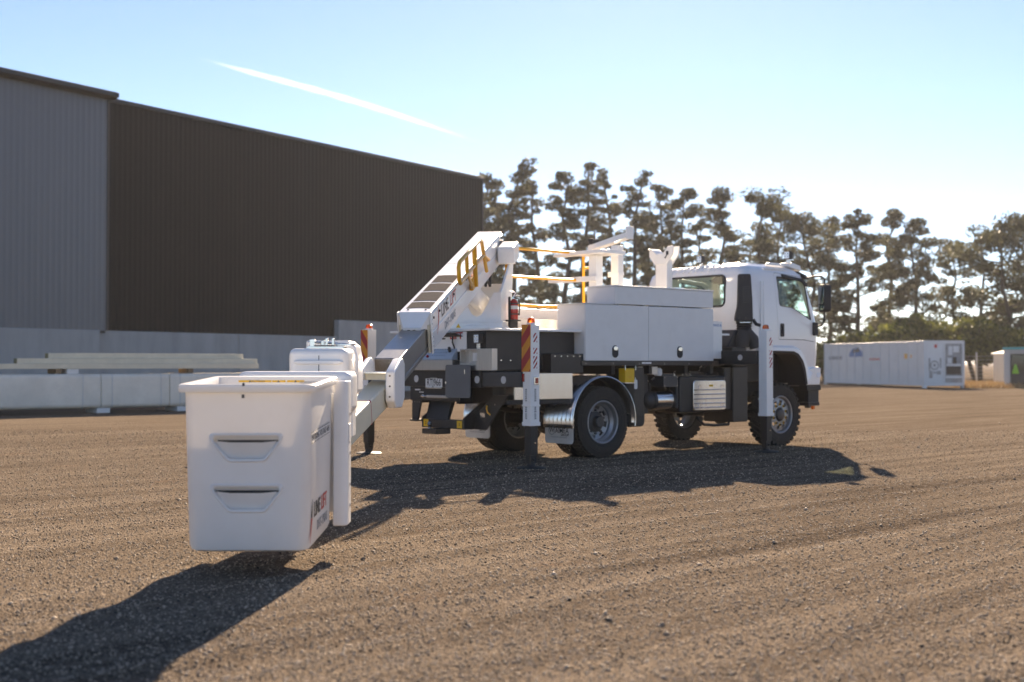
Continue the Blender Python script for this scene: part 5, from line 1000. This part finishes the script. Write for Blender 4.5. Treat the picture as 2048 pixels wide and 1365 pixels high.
# ------------------------------------------------------------------ stacked precast units and beams, left
SD = R(37.5); S0 = Vector((-13.3, 33.35, 0))
def stack_thing(name, label, cat, group, s, y, z): o = empty(name, S0 + Vector((math.cos(SD)*s - math.sin(SD)*y, math.sin(SD)*s + math.cos(SD)*y, z)), SD); tag(o, label, cat, group); return o
for s0, s1, lab in ((-4.2, 2.632, 'long pale wrapped bundle at the left edge, under the cream beams'), (2.64, 4.585, 'middle pale wrapped bundle, between the longest bundle and the bucket'), (4.60, 7.3, 'pale wrapped bundle half hidden behind the bucket')):
    o = stack_thing('wrapped_bundle', lab, 'bundle', 'wrapped bundles along the warehouse', s0, 0, 0.14); L_ = s1 - s0
    m = MB(); m.prism(rrect(0, 0.95, 0, 0.93, [0.09, 0.12, 0.12, 0.09], 6), 'x', 0, L_); m.build('wrapping', 'pipe_wrap', o, 0.03)
    m = MB()
    for x in ([0.5, L_/2, L_-0.5] if L_ > 3 else [L_-0.25, 0.3]): m.tube([(x, p[0], p[1]) for p in rrect(-0.004, 0.954, -0.004, 0.934, [0.09, 0.12, 0.12, 0.09], 6)], 0.012, 5, True)
    m.build('strap', 'flap', o, 0)
for s, lab in ((-3.0, 'white bearer block at the far left, below the long bundle'), (2.55, 'white bearer block between two wrapped bundles'), (4.85, 'white bearer block beside the bucket, under the last bundle'), (6.9, 'white bearer block hidden deepest behind the bucket')):
    o = stack_thing('bearer_block', lab, 'block', 'white bearer blocks on the gravel', s, 0.02, 0); m = MB(); m.b(-0.02, 0.34, 0, 0.9, 0, 0.135); m.build('block', 'container_white', o, 0.01)
for s, mm, lab in ((1.75, 'container_white', 'small white spacer block between bundle and cream beams'), (1.45, 'timber', 'brown timber spacer under cream beams near the white block'), (5.2, 'timber', 'brown timber spacer under cream beams near their right end'), (-2.6, 'timber', 'brown timber spacer at the left edge under the cream beams')):
    o = stack_thing('spacer_block', lab, 'block', 'spacers under the beams', s, 0.15, 1.072); m = MB(); m.b(0, 0.32 if mm != 'timber' else 0.16, 0, 0.7, 0, 0.135); m.build('block', mm, o, 0.01)
k = 0
for s0, s1, y, z, lab in ((-4.0, 7.40, 0.12, 1.21, 'lowest cream beam of the stack, nearest the camera'), (0.45, 7.40, 0.22, 1.352, 'middle cream beam of the stack with olive left end'), (1.30, 7.0, 0.34, 1.494, 'topmost cream beam of the stack'), (-1.0, 7.1, 0.47, 1.21, 'cream beam at the back of the lowest row'), (0.9, 7.2, 0.58, 1.352, 'cream beam at the back of the middle row')):
    o = stack_thing('long_beam', lab, 'beam', 'cream beams stacked by the warehouse', s0, y, z); m = MB(); m.b(0.012, s1-s0, 0, 0.26, 0, 0.14); m.build('beam', 'beam_cream', o, 0.008)
    m = MB(); m.b(0, 0.012, 0.003, 0.257, 0.003, 0.137); m.build('end_seal', 'beam_end', o, 0)
# ------------------------------------------------------------------ refrigerated container
RC = empty('shipping_container', (22.4, 69.6, 0), R(12)); tag(RC, 'white refrigerated shipping container with machinery in its near end', 'container')
m = MB(); m.b(0.03, 2.41, 0.03, 12.16, 0.17, 2.50); m.build('box', 'container_white', RC, 0.01)
m = MB()
for x in (0, 2.32): 
    m.b(x, x+0.12, 0, 0.12, 0.1, 2.6); m.b(x, x+0.12, 12.07, 12.19, 0.1, 2.6); m.b(x, x+0.12, 0.12, 12.07, 0.12, 0.25); m.b(x, x+0.12, 0.12, 12.07, 2.48, 2.58)
m.b(0.12, 2.32, 0, 0.12, 0.12, 0.28); m.b(0.12, 2.32, 0, 0.12, 2.46, 2.6); m.b(1.17, 1.27, -0.01, 0.1, 0.28, 2.46)
m.build('frame', 'container_white', RC, 0.01)
for x in (0, 2.28):
    for y in (0, 12.0):
        m = MB(); m.b(x-0.01, x+0.17, y-0.01, y+0.2, 0, 0.12); m.build('corner_casting', 'container_white', RC, 0.01)
m = MB()
for i in range(11): m.b(-0.002, 0.029, 0.7+1.05*i, 0.72+1.05*i, 0.26, 2.47)
m.build('panel_seam', 'container_white', RC, 0)
# machinery end
m = MB(); m.b(0.14, 1.15, 0.0, 0.028, 0.3, 2.42); m.build('reefer_door', 'container_white', RC, 0.01)
m = MB(); m.b(1.29, 2.30, 0.018, 0.029, 0.3, 2.42); m.build('machine_bay', 'machine_grey', RC, 0)
m = MB(); m.lathe([(0.20, 0.0), (0.26, 0.0), (0.26, 0.03), (0.20, 0.03)], (0.62, -0.03, 1.25), (0, 1, 0), 20); m.lathe([(0, 0.01), (0.08, 0.01), (0.08, 0.03), (0, 0.03)], (0.62, -0.03, 1.25), (0, 1, 0), 14)
m.b(0.28, 0.36, -0.02, 0.0, 0.95, 1.65); m.b(0.95, 1.02, -0.02, 0.0, 1.1, 1.65); m.b(0.3, 0.5, -0.02, 0, 0.55, 0.95); m.b(0.75, 1.0, -0.02, 0, 0.75, 0.95); m.b(0.55, 0.7, -0.02, 0, 0.8, 0.9); m.build('evaporator_fan', 'machine_grey', RC, 0)
m = MB(); m.b(1.35, 2.2, -0.01, 0.015, 0.75, 1.2); m.b(1.75, 1.95, -0.01, 0.015, 1.3, 1.7); m.build('compressor', 'black_steel', RC, 0.01)
m = MB(); m.b(1.34, 2.2, -0.03, 0.015, 1.2, 1.32); m.b(1.75, 2.1, -0.02, 0.015, 1.95, 2.3); m.b(1.4, 1.65, -0.02, 0.015, 1.35, 1.65); m.b(1.3, 2.28, -0.02, 0.015, 0.55, 0.66); m.b(1.45, 1.7, -0.02, 0.015, 1.8, 2.3); m.build('control_cabinet', 'container_white', RC, 0.01)
m = MB(); m.b(0.62, 0.78, -0.006, -0.001, 2.2, 2.38); m.build('warning_label', 'logo_red', RC, 0)
MSd = lambda y, z: face_M((0.0285, y, z), (0, -1, 0), (0, 0, 1))
m = MB(); m.prism([(0.9*math.cos(a), 0.55*math.sin(a)) for a in np.linspace(0, PI, 14)], 'z', 0, 0.002, MSd(7.9, 1.75)); m.build('emblem', 'logo_blue', RC, 0)
m = MB(); m.prism([(-0.5, 0.25), (-0.2, 0.55), (0.0, 0.4), (0.25, 0.6), (0.5, 0.3)], 'z', 0.003, 0.004, MSd(7.9, 1.75)); m.build('emblem_peak', 'logo_black', RC, 0)
m = MB(); g = random.Random(4); x = -1.6
while x < 0: m.b(x, x+0.14, -0.1, 0.12, 0, 0.002, MSd(9.9, 1.68)); x += 0.2
m.build('lettering', 'logo_grey', RC, 0)
m = MB(); x = 0
while x < 1.2: m.b(x, x+0.09, -0.06, 0.06, 0, 0.002, MSd(6.2, 1.6)); x += 0.13
m.build('lettering', 'logo_red', RC, 0)
m = MB(); m.b(-0.17, 0.17, -0.14, 0.14, 0, 0.002, MSd(2.0, 1.75)); m.b(0.5, 0.65, -0.08, 0.08, 0, 0.002, MSd(2.0, 1.75)); m.build('hazard_label', 'yellow', RC, 0)
# ------------------------------------------------------------------ sheds, fence, dry grass
S1 = empty('garden_shed', (29.05, 74.2, 0), R(6)); tag(S1, 'small cream shed between the container and the teal roofed cabin', 'shed')
m = MB(); m.b(0, 2.0, 0, 2.4, 0.05, 1.92); m.build('wall', 'shed_cream', S1, 0.01)
m = MB(); m.prism([(-0.1, 1.86), (1.0, 2.12), (2.1, 1.86), (2.1, 1.95), (1.0, 2.2), (-0.1, 1.95)], 'y', -0.12, 2.5); m.build('roof', 'shed_cream', S1, 0.01)
m = MB(); m.b(0.02, 1.98, 0.02, 2.38, 0, 0.05); m.build('base', 'concrete', S1, 0)
S2 = empty('site_cabin', (27.35, 71.2, 0), R(-21)); tag(S2, 'grey site cabin with teal fascia at the right edge', 'cabin')
m = MB(); m.b(0, 0.32, 0, 2.5, 0.06, 2.12); m.b(0.32, 3.6, 0.2, 2.5, 0.06, 2.12); m.b(0.32, 3.6, 0, 0.2, 1.9, 2.12); m.b(2.2, 3.6, 0, 0.2, 0.06, 1.9); m.build('wall', 'shed_grey', S2, 0)
m = MB(); m.b(-0.06, 3.7, -0.1, 2.6, 2.122, 2.25); m.build('fascia', 'shed_teal', S2, 0.01)
m = MB(); m.b(0.36, 2.16, 0.14, 0.19, 0.1, 1.86); m.build('door_panel', 'trim_dark', S2, 0)
for x in (0.42, 1.32): m = MB(); m.b(x, x+0.75, 0.12, 0.135, 0.95, 1.8); m.build('window', 'glass', S2, 0)
m = MB(); m.prism([(0.42, 0.78), (0.80, 0.78), (0.66, 1.3), (0.55, 1.3)], 'y', 0.05, 0.11); hv = m.build('high_visibility_vest', 'hi_vis', S2, 0.02)
m = MB(); m.b(0.0, 3.6, 0.0, 2.5, 0, 0.06); m.build('base', 'concrete', S2, 0)
FN = empty('wire_fence', (24.6, 79.0, 0), R(-3)); tag(FN, 'wire fence with grey posts between container and sheds', 'fence')
for x in (0.2, 4.0, 7.8, 11.6):
    m = MB(); m.cyl((x, 0, 0), (x, 0, 2.05), 0.055, 8); m.build('post', 'wire', FN, 0)
for z in np.arange(0.25, 2.0, 0.22):
    m = MB(); m.cyl((0.2, -0.06, z), (11.6, -0.06, z), 0.012, 5); m.build('wire_strand', 'wire', FN, 0)
for i, (x, y, l, a, c) in enumerate(((24.9, 82.5, 4.0, 0.22, 'pipe_wrap'), (25.0, 83.2, 4.2, 0.08, 'shed_cream'), (24.6, 81.8, 3.6, 0.03, 'timber'), (25.6, 83.8, 3.0, 0.3, 'beam_cream'))):
    o = empty('stacked_plank', (x, y, 0.25 + 0.12*i), 0.1*i); o.rotation_euler = (0, -a, 0.06*i)
    tag(o, ['pale plank leaning highest behind the wire fence', 'cream plank lying behind the wire fence', 'brown plank lowest in the pile behind the wire fence', 'short cream plank sloping behind the wire fence post'][i], 'plank', 'planks behind the wire fence'); m = MB(); m.b(0, l, 0, 0.3, -0.06, 0.06); m.build('board', c, o, 0.01)
def blades(name, n, x0, x1, y0, y1, h, mm, label, seed):
    g = np.random.default_rng(seed); x = g.uniform(x0, x1, n); y = g.uniform(y0, y1, n); a = g.uniform(0, 2*PI, n); hh = h*g.uniform(0.4, 1.2, n); w = 0.03
    ln = g.normal(0, 0.35, (n, 2))*hh[:, None]
    V = np.stack([np.stack([x-w*np.cos(a), y-w*np.sin(a), 0*x], -1), np.stack([x+w*np.cos(a), y+w*np.sin(a), 0*x], -1), np.stack([x+ln[:,0], y+ln[:,1], hh], -1)], 1).reshape(-1, 3)
    me = np_mesh(name, V, np.arange(3*n).reshape(-1, 3)); me.materials.append(MATS[mm]); o = bpy.data.objects.new(name, me); COL.objects.link(o); tag(o, label, 'grass', kind='stuff')
blades('dry_grass', 9000, 24.7, 34, 69.2, 79, 0.32, 'grass_leaf', 'dry orange grass around the sheds and fence', 21)
# ------------------------------------------------------------------ trees and shrubs
def leaf_cloud(g, centres, radii, per, size):
    n = len(centres); C = np.repeat(np.asarray(centres), per, 0); Rr = np.repeat(np.asarray(radii), per, 0)
    d = g.normal(0, 1, (n*per, 3)); d /= np.linalg.norm(d, axis=1, keepdims=True); r = g.uniform(0.25, 1, (n*per, 1))**0.5
    p = C + d*r*Rr; u = g.normal(0, 1, (n*per, 3)); u /= np.linalg.norm(u, axis=1, keepdims=True); w = np.cross(u, g.normal(0, 1, (n*per, 3))); w /= np.linalg.norm(w, axis=1, keepdims=True) + 1e-9
    s = size*g.uniform(0.6, 1.4, (n*per, 1))
    V = np.stack([p-u*s, p+w*s*0.45, p+u*s, p-w*s*0.45], 1).reshape(-1, 3); return V, np.arange(len(V)).reshape(-1, 4)
def pine(x, y, h, rad, label, seed, flat=0.0, base=0.22, dens=1.0):
    g = np.random.default_rng(seed); root = empty('pine_tree', (x, y, 0), 0); tag(root, label, 'tree', 'pine trees along the far boundary')
    t = MB(); bend = g.normal(0, 0.25, (6, 2)); zs = np.linspace(0, h*0.97, 6); bend[0] = 0
    tp = [(float(bend[i, 0]*i/5*1.6), float(bend[i, 1]*i/5*1.6), float(zs[i])) for i in range(6)]; r0 = 0.017*h + 0.04
    t.tube(tp, [float(r0*(1-0.16*i)) for i in range(6)], 8)
    C = []; Rd = []; nb = int(44*dens)
    for i in range(nb):
        f = base + (1-base)*((i+g.uniform(0, 1))/nb); z = f*h
        prof = (1-flat)*(1-((f-base)/(1-base)))**0.75*1.05 + flat*math.sin(PI*min(1, 0.15+0.85*(f-base)/(1-base)))**0.6
        if g.uniform() < 0.15: continue
        L_ = rad*(0.30 + 0.85*prof)*g.uniform(0.45, 1.2); a = g.uniform(0, 2*PI); up = g.uniform(-0.05, 0.4)*L_
        tx = np.interp(z, [p[2] for p in tp], [p[0] for p in tp]); ty = np.interp(z, [p[2] for p in tp], [p[1] for p in tp])
        e = (tx + L_*math.cos(a), ty + L_*math.sin(a), z + up); t.tube([(tx, ty, z-0.1), ((tx*1.2+e[0]*0.8)/2, (ty*1.2+e[1]*0.8)/2, z+up*0.25), e], [0.07, 0.05, 0.02], 5)
        for q in (1.0, 0.62) if L_ > 0.9 else (0.9,):
            C.append((tx + (e[0]-tx)*q, ty + (e[1]-ty)*q, z + up*q + 0.1)); k_ = rad*(0.13 + 0.17*g.uniform()); Rd.append((k_*1.25, k_*1.25, k_*0.72))
    C.append((tp[-1][0], tp[-1][1], h*0.965)); Rd.append((0.5, 0.5, h*0.04))
    t.build('trunk', 'bark', root, 0, ang=60)
    V, F = leaf_cloud(g, C, Rd, 110, 0.16); me = np_mesh('crown', V, F); obj('crown', me, 'pine_leaf', root)
TOPS = [(958, 352, 112, 2.1, .1), (995, 372, 120, 2.2, .2), (1030, 326, 116, 2.2, .0), (1078, 362, 122, 2.3, .1), (1128, 345, 110, 2.3, .25), (1166, 338, 118, 2.5, .2), (1220, 346, 125, 1.7, .0), (1274, 338, 114, 2.4, .3), (1322, 372, 119, 2.3, .1), (1366, 382, 112, 2.4, .15), (1438, 380, 117, 2.7, .1), (1520, 397, 108, 3.2, .8), (1562, 412, 116, 3.0, .7), (1618, 432, 112, 3.0, .6), (1660, 442, 120, 2.6, .4), (1716, 426, 110, 2.2, .0), (1780, 422, 118, 2.6, .35), (1832, 444, 112, 3.0, .3), (1908, 488, 120, 2.6, .1), (1960, 470, 100, 3.2, .6), (2012, 440, 96, 3.8, .6), (2070, 440, 98, 3.6, .5), (2150, 430, 104, 3.0, .3), (1400, 440, 130, 2.0, .2), (1195, 415, 132, 2.0, .2), (1302, 430, 131, 2.0, .2)]
def where(i, u, v, Y, hh):
    hid = ['tall', 'mid-height', 'shorter'][0 if hh > 17 else (1 if hh > 14 else 2)]
    pos = [(975, 'at the dark warehouse corner'), (1010, 'just right of the warehouse corner'), (1050, 'above the boom hinge'), (1100, 'above the upper yellow rail, left part'), (1145, 'above the yellow rail end'), (1190, 'left of the slanted boom rest'), (1240, 'narrow one right above the slanted boom rest'), (1300, 'between slanted boom rest and yoke rest'), (1345, 'directly above the yoke rest'), (1385, 'just left of the cab roof'), (1460, 'above the rear of cab roof'), (1540, 'flat topped above the middle of cab roof'), (1590, 'broad one above the front cab light'), (1640, 'broad one above the door mirror'), (1690, 'right of the door mirror'), (1745, 'narrow one over the left shrubs'), (1805, 'over the tall middle shrub'), (1870, 'over the container near end'), (1935, 'low one over the wire fence'), (1990, 'open one behind the sheds'), (2040, 'wide open one near the right edge'), (2100, 'at the very right edge'), (3000, 'beyond the right edge')]
    p = next(t for lim, t in pos if u < lim); return '%s dark pine %s%s' % (hid, p, ', back row' if i >= 23 else '')
for i, (u, v, Y, rad, fl) in enumerate(TOPS):
    hh = CAMH + (HZ-v)/FPX*Y; pine((u-CX)/FPX*Y, Y, hh, rad*1.02, where(i, u, v, Y, hh), 100+i, fl, 0.24 if i > 10 else 0.12, 1.15 if i < 11 else (0.9 if i < 18 else 0.66))
def shrub(x, y, h, rx, ry, label, seed, n=2):
    g = np.random.default_rng(seed); root = empty('shrub', (x, y, 0), 0); tag(root, label, 'shrub', 'evergreen shrubs behind the container')
    t = MB()
    for k_ in range(4): a = g.uniform(0, 2*PI); t.tube([(0.2*math.cos(a), 0.2*math.sin(a), 0), (rx*0.3*math.cos(a), ry*0.3*math.sin(a), h*0.4), (rx*0.5*math.cos(a), ry*0.5*math.sin(a), h*0.75)], [0.12, 0.08, 0.04], 6)
    t.build('stem', 'bark', root, 0)
    C = []; Rd = []
    for k_ in range(60):
        d = g.normal(0, 1, 3); d /= np.linalg.norm(d); d[2] = abs(d[2])*1.0 - 0.25; r = g.uniform(0.55, 0.92)
        C.append((d[0]*rx*r, d[1]*ry*r, max(0.4, h*0.45 + d[2]*h*0.52*r))); q_ = g.uniform(0.45, 0.85); Rd.append((q_, q_, q_*0.8))
    V, F = leaf_cloud(g, C, Rd, 90, 0.17); obj('crown', np_mesh('crown', V, F), 'hedge_leaf', root)
for i, (u, v, Y, rx, lab) in enumerate(((1655, 668, 90, 2.2, 'low pale green shrub beside the door mirror'), (1715, 646, 92, 2.4, 'pale green shrub over the left part of the container'), (1790, 628, 88, 2.6, 'dark green shrub over the middle of the container'), (1838, 609, 90, 2.8, 'tallest dark green shrub over the container'), (1900, 618, 91, 2.7, 'dark shrub over the near end of the container'), (1955, 620, 89, 2.6, 'yellowish topped shrub behind the wire fence'), (2005, 634, 88, 2.0, 'yellow green shrub behind the sheds'), (2050, 668, 86, 1.8, 'low bright shrub at the right edge'), (1590, 672, 93, 2.3, 'low shrub hidden behind the cab'))):
    shrub((u-CX)/FPX*Y, Y, CAMH + (HZ-v)/FPX*Y, rx, rx*0.9, lab, 300+i)
# ------------------------------------------------------------------ contrail, far above
def far(u, v, d): return ((u-CX)/FPX*d, d, CAMH + (HZ-v)/FPX*d)
ct = empty('contrail', far(690, 200, 4300)); tag(ct, 'thin white aircraft contrail across the blue sky', 'contrail')
for t0, t1, kr in ((0.0, 1.0, 1.0), (0.02, 0.90, 0.72), (0.05, 0.80, 0.48), (0.10, 0.66, 0.28)):
    pts = []; rs = []
    for i in range(33):
        w_ = i/32; t_ = t0 + (t1-t0)*w_; u = 372 + 640*t_; v = 107 + 193*t_ - 6*math.sin(PI*t_) + 1.2*math.sin(9*t_); d = 4000 + 700*t_
        pts.append(tuple(Vector(far(u, v, d)) - ct.location)); rs.append(max(0.4, kr*(2.6 + 8.6*math.sin(PI*min(1, t_*0.9+0.1))**0.9)*(1 + 0.16*math.sin(i*1.9+kr*9) + 0.10*math.sin(i*4.3+kr*5))*min(1, 5*w_+0.02, 4*(1-w_)+0.02)))
    m = MB(); m.tube(pts, rs, 14); m.build('vapour', 'contrail', ct, 0)

# ------------------------------------------------------------------ stand-in for lens veiling glare: thin added haze
hm = bpy.data.materials.new('haze_air'); hm.use_nodes = True; HN = hm.node_tree.nodes; HN.remove(HN['Principled BSDF'])
hv_ = HN.new('ShaderNodeVolumePrincipled'); hv_.inputs['Color'].default_value = (0.95, 0.96, 1, 1); hv_.inputs['Density'].default_value = 0.00020; hv_.inputs['Anisotropy'].default_value = 0.35
hm.node_tree.links.new(hv_.outputs[0], HN['Material Output'].inputs['Volume']); MATS['haze'] = hm
HB = 9500; m = MB(); m.b(-HB, HB, -HB, HB, -1.0, 30.0); hz_o = m.build('haze', 'haze', None, 0); tag(hz_o, 'thin sunlit haze over the yard', 'haze', kind='stuff')

# ------------------------------------------------------------------ every piece its own part
SPLIT = {'bolts', 'hinges', 'cover_bolt', 'valve_block', 'rail_stud', 'ribs', 'stripes', 'led', 'caution_label', 'caution_symbol', 'control_cabinet', 'compressor', 'cross_bearer', 'label_line', 'strap', 'warning_label', 'hazard_label', 'panel_seam', 'grille_slat', 'intake_bolts', 'flange_bolts', 'mirror_glass', 'wear_block', 'wear_strip', 'end_flange', 'plate_joint', 'cover_plug', 'step', 'body_seam', 'turret_gusset', 'boom_side_plate', 'mount_frame', 'fittings', 'evaporator_fan', 'plate_holder', 'side_plate', 'front_guard', 'engine_cover', 'engine_bay', 'fuel_tank', 'rear_body', 'air_tank', 'drive_shaft', 'latch', 'breaker', 'rest_arm', 'knuckle_pin', 'jib_head', 'chock_bracket', 'rim_stud', 'cradle_stop', 'sleeve'}
for o in [o for o in bpy.data.objects if o.type == 'MESH' and o.parent is not None]:
    nm = o.name.split('.')[0]
    if nm not in SPLIT or o.data.users > 1: continue
    il = islands(o.data)
    if len(il) < 2 or len(il) > 60: continue
    for k_, me in enumerate(il):
        me.materials.clear(); me.materials.append(o.data.materials[0]); me.name = nm
        if k_ == 0: o.data = me; me.set_sharp_from_angle(angle=R(35)); continue
        c = o.copy(); c.data = me; COL.objects.link(c); me.set_sharp_from_angle(angle=R(35))
for o in bpy.data.objects:
    if o.type == 'MESH' and o.parent is not None and o.name.split('.')[0] in ('switches', 'fitting', 'hydraulic_hose', 'hoses'): o['kind'] = 'stuff'
